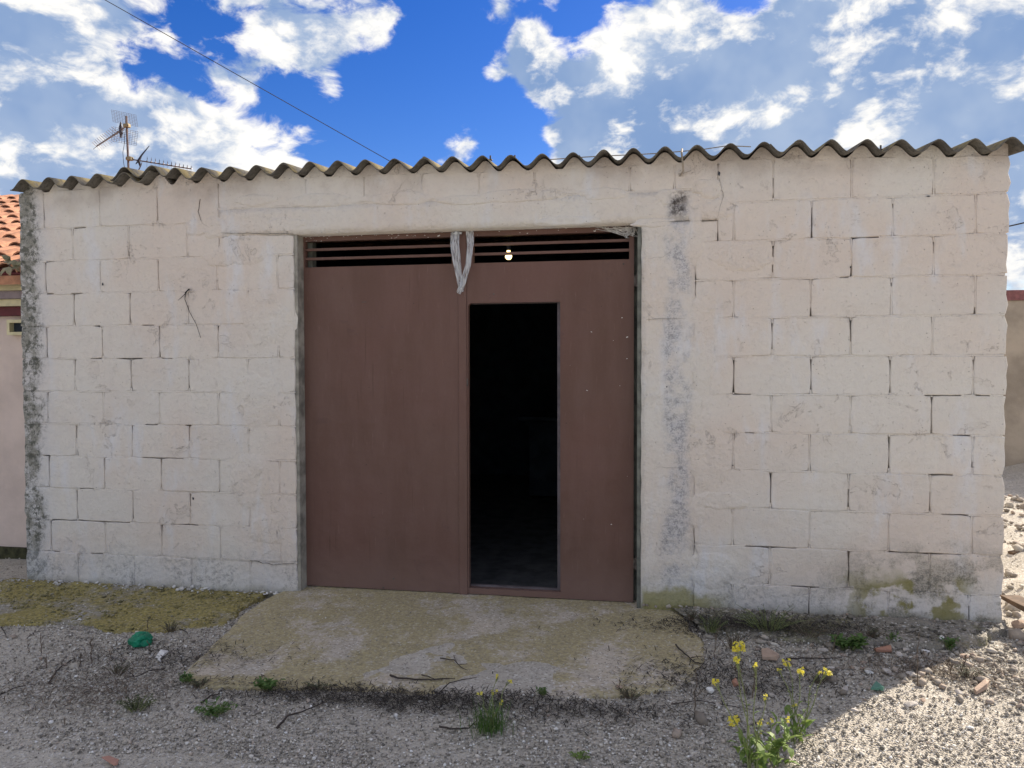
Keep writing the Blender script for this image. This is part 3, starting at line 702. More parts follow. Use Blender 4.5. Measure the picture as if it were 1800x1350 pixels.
def crack(pxs, w_=.0016, seed=0):
    m = MB(); rd = random.Random(seed); P_ = []
    for i in range(len(pxs)-1):
        a = onY(*pxs[i], 0); b_ = onY(*pxs[i+1], 0); n = max(2, int((b_-a).length/.015))
        for k in range(n): P_.append(a.lerp(b_, k/n))
    P_.append(onY(*pxs[-1], 0)); q_ = [p+Vector((.006*mn.noise(p*30), 0, .006*mn.noise(p*30+Vector((9, 9, 9))))) for p in P_]; n = len(q_)
    V = []; F = []
    for i, p in enumerate(q_):
        d = (q_[min(i+1, n-1)]-q_[max(i-1, 0)]).normalized(); s_ = Vector((d.z, 0, -d.x)); h = w_*.5*max(.25, abs(mn.noise(p*22))*2.2)*(1-.6*abs(2*i/(n-1)-1)); y = -.0052
        V += [p-s_*h+Vector((0, y, 0)), p+s_*h+Vector((0, y, 0)), p+Vector((0, .01, 0))]
    for i in range(n-1): a = i*3; F += [(a, a+3, a+4, a+1), (a+1, a+4, a+5, a+2), (a+2, a+5, a+3, a)]
    m.add(V, F); return m.build('crack', M_core, front)
for i, c_ in enumerate([[(1264,312),(1268,335),(1272,345),(1266,362),(1262,380),(1258,388)],[(1130,393),(1160,390),(1200,389),(1255,388)],
                       [(352,350),(349,372),(356,392),(375,405)],[(372,410),(430,411),(516,411)],[(440,985),(480,992),(517,990)],[(1221,958),(1228,978),(1224,1000)],[(1140,455),(1165,452),(1180,440)],[(1136,562),(1180,560),(1230,562)],[(1150,820),(1175,822),(1200,822)],]): crack(c_, .0019 if i < 4 else .0012, i)
for px_, py_, w_, h_ in ((1264,305,.006,.014),(1224,567,.005,.005),(1225,580,.003,.005),(181,500,.005,.010),(340,876,.006,.010),(1189,597,.004,.004),(1190,620,.004,.004),(1172,680,.004,.004),(1288,818,.003,.003),(1495,470,.004,.005),(1632,345,.010,.003)):
    p = onY(px_, py_, 0); m = MB(); n = 9; m.v = [(p.x+w_*math.cos(6.283*k/n)*random.uniform(.6, 1.2), -.0035, p.z+h_*math.sin(6.283*k/n)*random.uniform(.6, 1.2)) for k in range(n)]+[(p.x, .01, p.z)]
    m.f = [tuple(range(n))[::-1]]+[(k, (k+1) % n, n) for k in range(n)]; m.build('hole', M_dark, front)
# mortar bedding pushed up into the corrugations
fill = MB()
N = 420
for i in range(N):
    pass
xs = np.linspace(XL+.01, XR-.01, N)
def tz(x): return wave_z(x)+.006-.016*max(0, mn.noise(Vector((x*8, 3, 0))))-.004
for i, x in enumerate(xs):
    yf = -.004+.010*mn.noise(Vector((x*7, 0, 1)))+.006
    fill.v += [(x, yf, top_z(x)-.012-.010*abs(mn.noise(Vector((x*11, 5, 2))))), (x, yf+.004*mn.noise(Vector((x*30, 1, 1))), tz(x)), (x, WT-.01, tz(x)), (x, WT-.01, top_z(x)-.02)]
for i in range(N-1):
    for k in range(3): a = i*4+k; fill.f.append((a, a+4, a+5, a+1))
    fill.f.append((i*4+3, i*4+7, i*4+4, i*4))
fill.f.append((0, 1, 2, 3)); fill.f.append(((N-1)*4+3, (N-1)*4+2, (N-1)*4+1, (N-1)*4))
fill.build('eaves_mortar', M_plaster, shed)

# side walls, back wall, floor
DEP = 5.0; SL = math.tan(R(6.5))
zt = min(cZ)-.11
def sidewall(x0, x1, name):
    m = MB(); y0, y1 = WT+.001, DEP; z0 = -.06
    m.add([(x0,y0,z0),(x1,y0,z0),(x1,y1,z0),(x0,y1,z0),(x0,y0,zt+SL*y0),(x1,y0,zt+SL*y0),(x1,y1,zt+SL*y1),(x0,y1,zt+SL*y1)],
          [(0,3,2,1),(4,5,6,7),(0,1,5,4),(1,2,6,5),(2,3,7,6),(3,0,4,7)])
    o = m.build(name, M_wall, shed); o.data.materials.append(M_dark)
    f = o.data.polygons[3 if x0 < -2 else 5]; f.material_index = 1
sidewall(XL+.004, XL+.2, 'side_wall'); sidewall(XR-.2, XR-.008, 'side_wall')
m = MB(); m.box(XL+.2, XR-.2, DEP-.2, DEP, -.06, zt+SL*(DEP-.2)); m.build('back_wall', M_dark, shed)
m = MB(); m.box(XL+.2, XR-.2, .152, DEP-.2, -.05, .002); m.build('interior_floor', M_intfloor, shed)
m = MB()
for y in (.5, 1.7, 2.9, 4.1): m.box(XL+.2, XR-.2, y, y+.08, zt-.02+SL*y-.10, zt-.02+SL*y)
for x in np.arange(XL+.201, XR-.2, .7): pass
roof = m.build('roof', M_board, shed)

# roof sheets, each a corrugated plate with thickness
def sheet(x0, x1, y0, y1, dz0, dz1, raise_fn=None, front_cut=0):
    nx = int((x1-x0)/PITCH*14); ny = max(2, int((y1-y0)/.22)); th = .0058; m = MB()
    for s_ in (0, 1):
        for j in range(ny+1):
            for i in range(nx+1):
                x = x0+(x1-x0)*i/nx; y = y0+(y1-y0)*j/ny
                if j == 0: y += .004*mn.noise(Vector((x*20, 0, 2)))
                zz = wave_z(x)+(y+.08)*SL+dz0+(dz1-dz0)*i/nx
                if raise_fn: zz += raise_fn(x, y)
                m.v.append((x, y, zz+(th if s_ else 0)))
    k = (nx+1)*(ny+1)
    for j in range(ny):
        for i in range(nx):
            a = j*(nx+1)+i; m.f.append((a, a+nx+1, a+nx+2, a+1)); m.f.append((k+a, k+a+1, k+a+nx+2, k+a+nx+1))
    for i in range(nx): m.f.append((i, i+1, k+i+1, k+i)); a = ny*(nx+1)+i; m.f.append((a+1, a, k+a, k+a+1))
    for j in range(ny): a = j*(nx+1); m.f.append((a+nx+1, a, k+a, k+a+nx+1)); b_ = a+nx; m.f.append((b_, b_+nx+1, k+b_+nx+1, k+b_))
    return m.build('corrugated_sheet', M_roof, roof, smooth=True)
T = .0068
bx = [cX[0]-.09, cX[5]-.01, cX[10]+.03, cX[16]-.02, cX[21]+.02, cX[27]+.01, cX[-1]+PITCH*.44]
for i in range(6):
    a, b_ = bx[i], bx[i+1]
    fn = None
    if i == 1:
        x_s = cX[4]-PITCH*.55; a = x_s
        fn = lambda x, y, x_s=x_s: .026*max(0, 1-max(0, x-cX[5]-.05)/.16)*min(1, .45+(x-x_s)/.12)*(1 if x < cX[5]+.22 else 0)
    elif i > 0: a -= PITCH*.9
    sheet(a, b_, -.085+random.uniform(-.006, .006), 2.35, T if i else 0, 0, fn)
for i in range(6):
    a, b_ = bx[i]-(PITCH*.9 if i else 0), bx[i+1]
    sheet(a, b_, 2.22, 5.15, 2.3*T if i else 1.3*T, 1.2*T)

# small roof bolts seen along the edge
for px_, py_ in ((905,282),(1236,262),(1548,262),(1667,252),(862,281)):
    p = onY(px_, py_, .12); m = MB(); z = wave_z(p.x)+.17*SL+.016
    m.tube([(p.x, .12, z-.02), (p.x, .12, z+.028)], .005, 6); m.tube([(p.x, .12, z), (p.x, .12, z+.006)], .013, 8)
    m.build('roof_bolt', M_metal, roof)

# ------------------------------------------------------------------ door
YD = .085
def DP(x, y, Y=YD): p = onY(x, y, Y); return p.x, p.z
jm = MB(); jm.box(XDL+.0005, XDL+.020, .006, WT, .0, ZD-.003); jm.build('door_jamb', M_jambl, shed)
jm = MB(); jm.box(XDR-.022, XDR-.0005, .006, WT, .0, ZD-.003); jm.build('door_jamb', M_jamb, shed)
for a_, b_ in ((XDL+.021, XDL+.055), (XDR-.060, XDR-.023)): jm = MB(); jm.box(a_, b_, YD+.05, WT-.01, .0, ZD-.003); jm.build('door_post', M_jamb, shed)
xl0 = DP(531, 700)[0]; xm0 = DP(806, 700)[0]; xm1 = DP(821, 700)[0]; xr1 = DP(1114, 700)[0]
zlt = DP(800, 409)[1]; zb = .017
zl0, zl1 = DP(660, 464)[1], DP(660, 416)[1]        # louvre opening
zl1 = DP(970, 411)[1]; zlt = DP(970, 402)[1]; zl0 = DP(970, 459)[1]
print('door', xl0, xm0, xm1, xr1, zlt, zl0, zl1)
def frame_leaf(x0, x1, lx0, lx1, hole=None):
    """sheet steel leaf with folded edges; opening(s) cut through"""
    m = MB(); y0, y1 = YD, YD+.035
    m.box(x0, x1, y0, y1, zl1, zlt)                 # top bar
    m.box(x0, lx0, y0, y1, zl0, zl1-.0002); m.box(lx1, x1, y0, y1, zl0, zl1-.0002)
    if not hole: m.box(x0, x1, y0, y1, zb, zl0-.0002)
    else:
        hx0, hx1, hz0, hz1, r = hole
        # front face with rounded top-left corner, built as polygon strips
        m.box(hx1, x1, y0, y1, zb, zl0-.0002); m.box(hx0, hx1-.0002, y0, y1, hz1, zl0-.0002); m.box(hx0, hx1-.0002, y0, y1, zb, hz0); m.box(x0, hx0-.0002, y0, y1, zb, zl0-.0002)
        for (cx, sx) in ((hx0, 1), (hx1-.0002, -1)):
            n = 6; rr = r if sx > 0 else r*.5; c = (cx+sx*rr, hz1-rr)
            arc = [(c[0]-sx*rr*math.cos(R(90*k/n)), c[1]+rr*math.sin(R(90*k/n))) for k in range(n+1)]
            pts = [(cx, hz1-.0001)]+arc
            k0 = len(m.v); q = len(pts)
            m.v += [(x, y0, z) for x, z in pts]+[(x, y1, z) for x, z in pts]
            for i in range(1, q-1):
                m.f.append((k0, k0+i, k0+i+1) if sx < 0 else (k0, k0+i+1, k0+i)); m.f.append((k0+i, k0+i+q, k0+i+1+q, k0+i+1))
    return m
hx0, hz1 = DP(823, 533); hx1 = DP(985, 700)[0]; hz0 = .052
lxA, lxB = DP(536, 430)[0], DP(794, 430)[0]; lxC, lxD = DP(832, 430)[0], DP(1106, 430)[0]
leafL = frame_leaf(xl0, xm0, lxA, lxB).build('door_leaf', M_door, shed, label='left door leaf, closed, with louvred vent at the top')
leafR = frame_leaf(xm1+.001, xr1, lxC, lxD, (hx0, hx1, hz0, hz1, .022)).build('door_leaf', M_door, shed, label='right door leaf with an open wicket')
st = MB(); st.box(xm0+.001, xm1, YD-.006, YD+.028, zb-.006, zlt+.002); bevel(st.build('meeting_stile', M_door, leafL), .003)
for leaf, a, b_ in ((leafL, lxA, lxB), (leafR, lxC, lxD)):
    h = (zl1-zl0)
    for k, fr in enumerate((.335, .69)):
        m = MB(); z = zl0+h*fr
        m.box(a+.001, b_-.001, YD+.006, YD+.024, z-.0075, z+.0075)
        m.build('louvre_slat', M_door, leaf)
    m = MB(); m.box(a-.02, b_+.02, YD+.036, YD+.040, zl0-.03, zl0-.004)
for leaf, x, s_ in ((leafL, xl0, -1), (leafR, xr1, 1)):
    for zz in ((.30, 1.84) if s_ < 0 else (.24, 1.83)):
        m = MB(); xa = x+s_*.018
        m.tube([(xa, YD-.004, zz-.035), (xa, YD-.004, zz+.035)], .009, 10); m.tube([(xa, YD-.004, zz+.037), (xa, YD-.004, zz+.043)], .006, 8)
        m.box(min(x, xa), max(x, xa), YD-.002, YD+.004, zz-.028, zz+.028)
        m.box(min(xa, xa+s_*.028), max(xa, xa+s_*.028), YD+.000, YD+.006, zz-.012, zz+.014)
        m.build('hinge', M_metal, leaf)
# wicket: frame edge and the small door swung inwards
m = MB(); m.box(hx1-.021, hx1-.001, YD+.036, YD+.060, hz0, hz1); m.box(hx0-.02, hx1-.022, YD+.036, YD+.060, hz1-.003, hz1+.02); m.box(hx0+.001, hx1-.022, YD+.036, YD+.056, hz0-.02, hz0+.010)
m.build('wicket_frame', simple('bare_steel_edge', (.13, .11, .12), .55, metal=.2, var=.25), leafR)
a = R(84); ca, sa = math.cos(a), math.sin(a); w_ = hx1-hx0-.01; th = .028
m = MB(); px0, py0 = hx1+.002, YD+.064
c = [(px0, py0), (px0+w_*-ca*-.25, py0+w_*sa), ]
P4 = [(px0, py0), (px0+.07, py0+w_), (px0+.07+th, py0+w_), (px0+th, py0)]
m.add([(x, y, hz0+.01) for x, y in P4]+[(x, y, hz1+.015) for x, y in P4], [(3,2,1,0),(4,5,6,7),(0,1,5,4),(1,2,6,5),(2,3,7,6),(3,0,4,7)])
m.build('wicket_door', M_door, leafR)
# latch keep, scuffs and a bolt-on tab
x, z = DP(822, 672); m = MB(); m.box(x-.004, x+.004, YD-.008, YD+.0, z-.022, z+.022); m.build('latch_plate', M_metal, leafR)
x, z = DP(640, 531); m = MB(); m.box(x-.014, x+.014, YD-.003, YD, z-.002, z+.002); m.build('slot_plate', M_metal, leafL)
for px_, py_ in ((868, 517), (1096, 464), (692, 1017), (674, 1033)):
    x, z = DP(px_, py_); m = MB(); m.tube([(x, YD-.004, z), (x, YD+.002, z)], .005, 8); m.build('rivet', M_metal, leafR if px_ > 815 else leafL)
# whitish flecks of old plaster on the top bar
fl = MB(); rd = random.Random(4)
for i in range(90):
    x = rd.uniform(xl0, xr1); z = zlt-rd.random()**2*.03; 
    if i > 78: x, z = rd.uniform(hx1+.05, xr1-.03), rd.uniform(.15, 1.8)
    s_ = rd.uniform(.0012, .004)*(2 if rd.random() < .1 else 1); fl.tube([(x-s_, YD-.0012, z), (x+s_, YD-.0012, z+rd.uniform(-s_, s_))], s_*.5, 5)
fl.build('plaster_fleck', M_white, leafR, kind='stuff')
# rag of translucent plastic tied to the top of the door
def plastic():
    m_, t, b, P = new_mat('clear_plastic')
    b.inputs['Base Color'].default_value = (.72, .76, .80, 1); b.inputs['Roughness'].default_value = .35
    fr = t.noise(t.vmul(P, (1, 1, .10)), 110, 2, .5)
    t.put(b.inputs['Alpha'], t.step(fr, .35, .65, .30, .70)); return m_
M_pl = plastic()
pr = tag(empty('plastic_strip', (DP(812, 410)[0], YD-.02, DP(812, 410)[1])), 'torn translucent plastic strip hanging in a loop over the door stile', 'plastic strip')
def ribbon(pts, name, wfn, seed):
    m = MB(); W3 = [Vector((*onY(x, y, YD-.020-dy*.01),)) for x, y, dy in pts]; n = len(W3); L = 26; C = 6
    for i in range(L+1):
        t_ = i/L*(n-1); k = min(int(t_), n-2); f = t_-k; f = f*f*(3-2*f)*.5+f*.5; p = W3[k].lerp(W3[k+1], f)
        d = (W3[min(k+1, n-1)]-W3[k]).normalized(); s_ = Vector((d.z, 0, -d.x)).normalized(); wd = wfn(i/L)
        for c in range(C+1):
            u = c/C-.5; m.v.append(tuple(p+s_*wd*u+Vector((0, -.010*math.sin(u*9+i*.25+seed)-.004*mn.noise(Vector((u*8, i*.3, seed))), 0))-pr.location))
    for i in range(L):
        for c in range(C): a = i*(C+1)+c; m.f.append((a, a+1, a+C+2, a+C+1))
    m.build(name, M_pl, pr, smooth=True)
ribbon([(800,408,0),(799,430,2),(804,465,1),(808,495,0),(811,513,0)], 'strand', lambda t_: .055-.025*t_, 1)
ribbon([(826,406,0),(827,430,2),(823,465,2),(817,485,1),(812,502,1),(806,516,0)], 'strand', lambda t_: .045-.020*t_, 4)
m = MB(); kp = Vector(onY(803, 410, YD-.022)); 
for i in range(9):
    a = rd.uniform(0, 6.28); m.tube([kp+Vector((-.035, 0, 0)), kp+Vector((0, -.006+.004*math.sin(a), .008*math.cos(a))), kp+Vector((.03, 0, .004*math.sin(a)))], [.002, .006, .003], 6)
m.v = [tuple(Vector(v)-pr.location) for v in m.v]; m.build('knot', M_pl, pr, smooth=True)
# cobweb bundle at the top right corner of the door
m = MB()
for i in range(38):
    p0 = Vector(onY(rd.uniform(1040, 1118), rd.uniform(396, 404), YD-.01)); p1 = Vector(onY(rd.uniform(1096, 1124), rd.uniform(398, 418), YD-.015))
    mid = p0.lerp(p1, .5)+Vector((0, -.008, -.006*rd.random())); m.tube([p0, mid, p1], [.001, .0022, .001], 4)
for i in range(16):
    p0 = Vector(onY(1108+rd.uniform(-6, 8), 402+rd.uniform(-3, 10), YD-.012)); m.tube([p0, p0+Vector((rd.uniform(-.01, .01), -.006, rd.uniform(-.02, 0))), p0+Vector((rd.uniform(-.012, .012), 0, -.02))], [.003, .005, .001], 5)
tag(m.build('cobweb', M_web), 'dusty grey cobweb in the top right corner of the brown door', 'cobweb')

# bulb burning inside, close behind the louvre
bp = Vector(onY(894, 449, .34)); bulb = tag(empty('light_bulb', bp), 'lit bare bulb glimpsed through the louvres of the right door leaf', 'light bulb')
def lathe(prof, n=14):
    m = MB()
    for r_, z in prof:
        for k in range(n): m.v.append((r_*math.cos(6.2832*k/n), r_*math.sin(6.2832*k/n), z))
    for i in range(len(prof)-1):
        for k in range(n): k2 = (k+1) % n; m.f.append((i*n+k, i*n+k2, (i+1)*n+k2, (i+1)*n+k))
    m.f.append(tuple(range(n-1, -1, -1))); m.f.append(tuple((len(prof)-1)*n+k for k in range(n))); return m
lathe([(.003, -.026), (.013, -.023), (.020, -.013), (.021, -.004), (.016, .010), (.011, .022), (.011, .030)]).build('glass', simple('lit_glass', (1, .8, .5), .4, emit=((1, .70, .30), 1.6), bd=0), bulb, smooth=True)
lathe([(.012, .030), (.013, .034), (.015, .060), (.010, .066)]).build('socket', M_antd, bulb, smooth=True)
m = MB(); m.tube([(0, 0, .066), (.002, 0, .12), (0, 0, 2.46-bp.z-.1+.06)], .003, 6); m.build('cord', M_wire, bulb)

# things inside the shed, barely readable in the dark
m = MB(); m.box(-1.1, -.3, 3.2, 3.8, .037, .8); m.box(-1.2, -.2, 3.1, 3.9, .801, .84)
bevel(tag(m.build('work_bench', M_dark), 'dark work bench in the gloom behind the open wicket', 'bench'), .01)

# wires on the wall
m = MB(); pts = [onY(x, y, -.012) for x, y in ((333,508),(326,514),(325,526),(333,548),(345,570),(353,594))]
m.tube(pts, [.0035, .0035, .002, .0018, .0016, .0012], 6); m.tube([pts[0], onY(330,510,-.02), onY(326,516,-.008), onY(313,528,-.004)], [.004, .003, .002, .001], 5)
m.tube([onY(331,509,.02), onY(331,509,-.02)], .004, 6)
tag(m.build('wire', M_wire), 'loose black wire drooping from a nail in the left wall', 'wire')
m = MB(); pts = [onY(1199,262,-.02), onY(1198,268,-.095), onY(1200,285,-.07), onY(1201,300,-.03), onY(1196,308,-.008), onY(1194,311,.01)]
m.tube(pts, .0052, 7); m.tube([onY(1192,306,-.006), onY(1203,304,-.012), onY(1215,300,-.004)], .0016, 5)
tag(m.build('cable', M_cable2), 'short pale cable looping from the roof edge into the wall stain', 'cable')
# thin cable lying over the roof crests behind the edge
m = MB(); pts = [onY(x, y, Y) for x, y, Y in ((960,281,.10),(1030,276,.12),(1090,273,.12),(1150,270,.12),(1200,266,.10),(1240,262,.12),(1280,256,.14),(1320,258,.14))]
m.tube(pts, .003, 5); tag(m.build('roof_wire', M_cable2), 'thin pale wire lying across the corrugations above the door corner', 'wire')
# overhead line running up to the left
P1 = onY(752, 321, .38); P0 = CAM+ray(185, 0)*5.6; P2 = P0+(P0-P1)*1.6
m = MB(); n = 24; P2d = P2
def sag(t_): return -.05*4*t_*(1-t_)
m.tube([P1.lerp(P2d, i/n)+Vector((0, 0, .0)) for i in range(n+1)], .0023, 6)
tag(m.build('overhead_cable', M_cable), 'thin black overhead cable slanting down to the shed roof', 'cable')
m = MB(); m.tube([onY(1740, 404, 9), onY(1777, 397, 9), onY(1830, 385, 9), onY(2100, 330, 9)], .012, 5); tag(m.build('distant_cable', M_cable), 'short length of distant cable right of the shed corner', 'cable')

# ------------------------------------------------------------------ TV antenna at the back of the roof
AY = 4.0
mb = Vector(onY(228, 345, AY)); mt = Vector(onY(222, 204, AY)); rz = wave_z(mb.x)+(AY+.05)*SL
ant = tag(empty('tv_antenna', (mb.x, AY, rz)), 'television antenna mast with two aerials behind the left roof edge', 'antenna')
def A3(x, y, depth_y): return Vector(onY(x, y, depth_y))-ant.location
dirm = (mt-mb).normalized(); base_ = mb-dirm*((mb.z-rz)/dirm.z)
m = MB(); m.tube([base_-ant.location-Vector((0, 0, .02)), mt-ant.location], 0.0125, 8); m.build('mast', M_mast, ant)
# UHF yagi pointing away to the left
u0, u1 = A3(222, 222, AY), A3(170, 257, AY+.75)
m = MB(); m.tube([u0+(u0-u1)*.05, u1], .009, 6); boomU = m.build('boom', M_mast, ant, label='boom of the upper aerial')
bd = (u1-u0).normalized(); sd = Vector((-bd.y, bd.x, 0)).normalized(); ud = bd.cross(sd); ud = ud if ud.z > 0 else -ud
for k in range(12):
    p = u0.lerp(u1, .26+.74*k/11); m = MB(); hl = .075-.0018*k
    m.tube([p-sd*hl+ud*.045, p-sd*.01, ], .0036, 4); m.tube([p+sd*.01, p+sd*hl+ud*.045], .0036, 4)
    m.tube([p-sd*hl*.8-ud*.05, p], .0024, 4); m.tube([p, p+sd*hl*.8-ud*.05], .0024, 4)
    m.build('element', M_ant, boomU)
m = MB(); pd = u0.lerp(u1, .17); m.tube([pd-ud*.10, pd-ud*.03, pd+ud*.04, pd+ud*.10], [.006, .022, .022, .005], 6); m.tube([pd-ud*.05-bd*.03, pd+ud*.03+bd*.03], .018, 6); m.build('dipole_box', M_antd, ant)
for s_ in (1, -1):
    m = MB(); c0 = u0.lerp(u1, .02)+ud*.03*s_
    e = (ud*s_*.8+bd*.35).normalized(); W_, H_ = .14, .17
    for i in range(9): q = c0+e*H_*i/8; m.tube([q-sd*W_, q+sd*W_], .0016, 4)
    for i in range(11): q = c0+sd*(W_*(i/5-1)); m.tube([q, q+e*H_], .0016, 4)
    m.build('reflector', M_ant, ant, label='wire grid reflector')
for nm, (x, y) in (('clamp', (223, 221)), ('clamp', (228, 279))):
    m = MB(); p = A3(x, y, AY); m.box(p.x-.035, p.x+.035, p.y-.03, p.y+.03, p.z-.022, p.z+.022); bevel(m.build(nm, simple('clamp_metal', (.25, .20, .12), .6, metal=.3), ant), .008)
# lower aerial to the right
v0, v1 = A3(224, 279, AY-.02), A3(336, 297, AY+.42); bd = (v1-v0).normalized(); sd = Vector((-bd.y, bd.x, 0)).normalized(); ud = bd.cross(sd); ud = ud if ud.z > 0 else -ud
m = MB(); m.tube([v0-bd*.02, v1], .0075, 6); boomV = m.build('boom', M_mast, ant, label='boom of the lower aerial')
for k in range(12):
    p = v0.lerp(v1, .30+.70*k/11); m = MB(); hl = .10-.003*k
    m.tube([p, p+ud*hl*.8+sd*.05], [.0034, .0016], 4); m.tube([p, p+ud*hl*.35-sd*.06], .0024, 4); m.tube([p, p-ud*hl*.6+sd*.03], .0014, 4); m.tube([p-bd*.008, p+ud*.018, p+bd*.008], .006, 4)
    m.build('element', M_ant if k % 3 else M_antd, boomV)
m = MB(); pd = v0.lerp(v1, .17); m.tube([pd-ud*.07+bd*.02, pd, pd+ud*.07+bd*.03, pd+ud*.20+bd*.11], [.008, .018, .010, .004], 6); m.tube([pd, pd-ud*.05-bd*.03], [.014, .004], 5); m.build('dipole_box', M_antd, ant)
m = MB(); p = v0.lerp(v1, .22)
for i in range(7): q = p+sd*(.03*(i-3)); m.tube([q-ud*.03, q-ud*.17-bd*.05], .0016, 4)
for i in range(5): q = p-ud*(.03+.033*i)-bd*.012*i; m.tube([q-sd*.09, q+sd*.09], .0016, 4)
m.build('reflector', M_ant, ant, label='small wire grid reflector')
m = MB(); m.tube([A3(218, 232, AY), A3(219, 250, AY), A3(216, 268, AY-.03), A3(217, 285, AY-.03), A3(221, 305, AY), A3(228, 335, AY)], .003, 5); m.build('feed_cable', M_wire, ant)

# ------------------------------------------------------------------ neighbour house at the left
NY = onZ(20, 968, 0).y; NX1 = XL-.10
nb = tag(empty('neighbour_house', (-6, NY, 0)), 'pink rendered house with orange tiled roof beyond the left corner', 'house')
nl = nb.location
def nbox(name, x0, x1, y0, y1, z0, z1, mat, **k):
    m = MB(); m.box(x0-nl.x, x1-nl.x, y0-nl.y, y1-nl.y, z0-nl.z, z1-nl.z); return m.build(name, mat, nb, **k)
def nz(y, Y=NY): return onY(20, y, Y).z
ze = nz(478, NY-.25)
nbox('wall', -11, NX1, NY, NY+6, -.1, nz(556), M_pink)
nbox('plinth', -11, NX1, NY-.03, NY-.002, -.1, .03, simple('mossy_plinth', (.05, .05, .025), .95, var=.5, scale=20))
nbox('moulding', -11, NX1, NY-.05, NY+.1, nz(556)+.001, nz(540), M_maroon, label='lowest maroon moulding')
nbox('moulding', -11, NX1, NY-.09, NY+.1, nz(540)+.001, nz(528), M_cream, label='lower cream moulding')
nbox('moulding', -11, NX1, NY-.13, NY+.1, nz(528)+.001, nz(515), M_greyp, label='grey moulding')
nbox('moulding', -11, NX1, NY-.17, NY+.1, nz(515)+.001, nz(504), M_cream, label='upper cream moulding')
nbox('fascia', -11, NX1, NY-.24, NY+.1, nz(504)+.001, ze-.05, M_maroon)
m = MB()
for k in range(3): m.tube([(-11-nl.x, -.25-.012*k, ze-.04+.028*k), (NX1-nl.x, -.25-.012*k, ze-.04+.028*k)], .012, 8)
m.build('gutter', M_maroon, nb)
# small framed vent under the eaves
vx0, vz0 = onY(12, 589, NY-.06).x, onY(12, 589, NY-.06).z; vz1 = onY(12, 562, NY-.06).z; vx1 = vx0+.20
m = MB(); f = .022
for (a, b_, c, d) in ((vx0, vx1, vz0, vz0+f), (vx0, vx1, vz1-f, vz1), (vx0, vx0+f, vz0+f, vz1-f), (vx1-f, vx1, vz0+f, vz1-f)): m.box(a-nl.x, b_-nl.x, -.06, -.001, c, d)
vent = m.build('vent_frame', M_cream, nb); m = MB(); m.box(vx0+f-nl.x, vx1-f-nl.x, -.02, -.002, vz0+f, vz1-f); m.build('opening_shade', M_dark, vent)  # dark panel stands in for the shade inside the vent opening
# tiled roof: courses of curved clay tiles
SLN = math.atan2(onY(0, 344, NY+3.6).z-ze, 3.6+.3); ct, stn = math.cos(SLN), math.sin(SLN)
m = MB(); y0, y1 = -.28, 3.7
m.add([(-11-nl.x, y0, ze-.03), (NX1-nl.x, y0, ze-.03), (NX1-nl.x, y1, ze-.03+(y1-y0)*math.tan(SLN)), (-11-nl.x, y1, ze-.03+(y1-y0)*math.tan(SLN)), (-11-nl.x, y0, ze-.09), (NX1-nl.x, y0, ze-.09), (NX1-nl.x, y1, ze-.09+(y1-y0)*math.tan(SLN)), (-11-nl.x, y1, ze-.09+(y1-y0)*math.tan(SLN))],
      [(0,1,2,3),(7,6,5,4),(0,4,5,1),(1,5,6,2),(2,6,7,3),(3,7,4,0)])
nroof = m.build('roof', M_tile, nb)
tm = MB(); n = 7; L_ = .42
for j, (yy, r_) in enumerate(((0, .085), (L_, .070))):
    for s_ in (0, .012):
        for k in range(n+1): th = math.pi*k/n; tm.v.append(((r_-s_)*math.cos(th), yy, (r_-s_)*math.sin(th)*.85+j*0))
q = n+1
for k in range(n):
    tm.f.append((k+1, k, 2*q+k, 2*q+k+1)); tm.f.append((q+k, q+k+1, 3*q+k+1, 3*q+k)); tm.f.append((k, k+1, q+k+1, q+k)); tm.f.append((3*q+k, 3*q+k+1, 2*q+k+1, 2*q+k))
tme = bpy.data.meshes.new('tile'); tme.from_pydata(tm.v, [], tm.f); tme.materials.append(M_tile)
rows_n = int((y1-y0)/ct/.36)
for c in range(28):
    for r_ in range(rows_n):
        o = bpy.data.objects.new('tile', tme); COL.objects.link(o); o.parent = nroof
        d = r_*.36; o.location = (NX1-.1-c*.185-nl.x+random.uniform(-.008, .008), y0+d*ct, ze-.03+d*stn+.018*(1)+.004)
        o.rotation_euler = (SLN-.035, 0, random.uniform(-.03, .03))
# creeper hanging over the gutter
cp = tag(empty('creeper', onY(15, 462, NY-.32)), 'pale leafed creeper sprig hanging over the maroon gutter', 'plant')
def leaf(m, p, d, n_, L, W, bend=.15):
    d = d.normalized(); s_ = d.cross(n_).normalized(); n_ = s_.cross(d)
    a = p+d*L*.35+n_*L*bend; b_ = p+d*L*.7+n_*L*bend*.8; tip = p+d*L-n_*L*bend*.3
    m.add([p, a-s_*W*.5, a, a+s_*W*.5, b_-s_*W*.36, b_, b_+s_*W*.36, tip], [(0, 2, 1), (0, 3, 2), (1, 2, 5, 4), (2, 3, 6, 5), (4, 5, 7), (5, 6, 7)])
m1, m2 = MB(), MB(); rd = random.Random(9)
for i in range(6):
    p = Vector((-.25+.12*i, .1, .03)); pts = [p]
    for k in range(5): p = p+Vector((rd.uniform(-.02, .05), -.035, rd.uniform(-.04, .015))); pts.append(p)
    m1.tube(pts, .004, 5)
    for q_ in pts[1:]:
        for s_ in range(2): leaf(m2, q_, Vector((rd.uniform(-1, 1), -.3, rd.uniform(-.8, .5))), Vector((0, -.7, .7)), rd.uniform(.05, .09), .045)
m1.build('stem', M_stalk, cp); m2.build('leaf', leaf_mat('pale_creeper_leaf', (.24, .24, .12), (.42, .36, .24)), cp, kind='stuff')

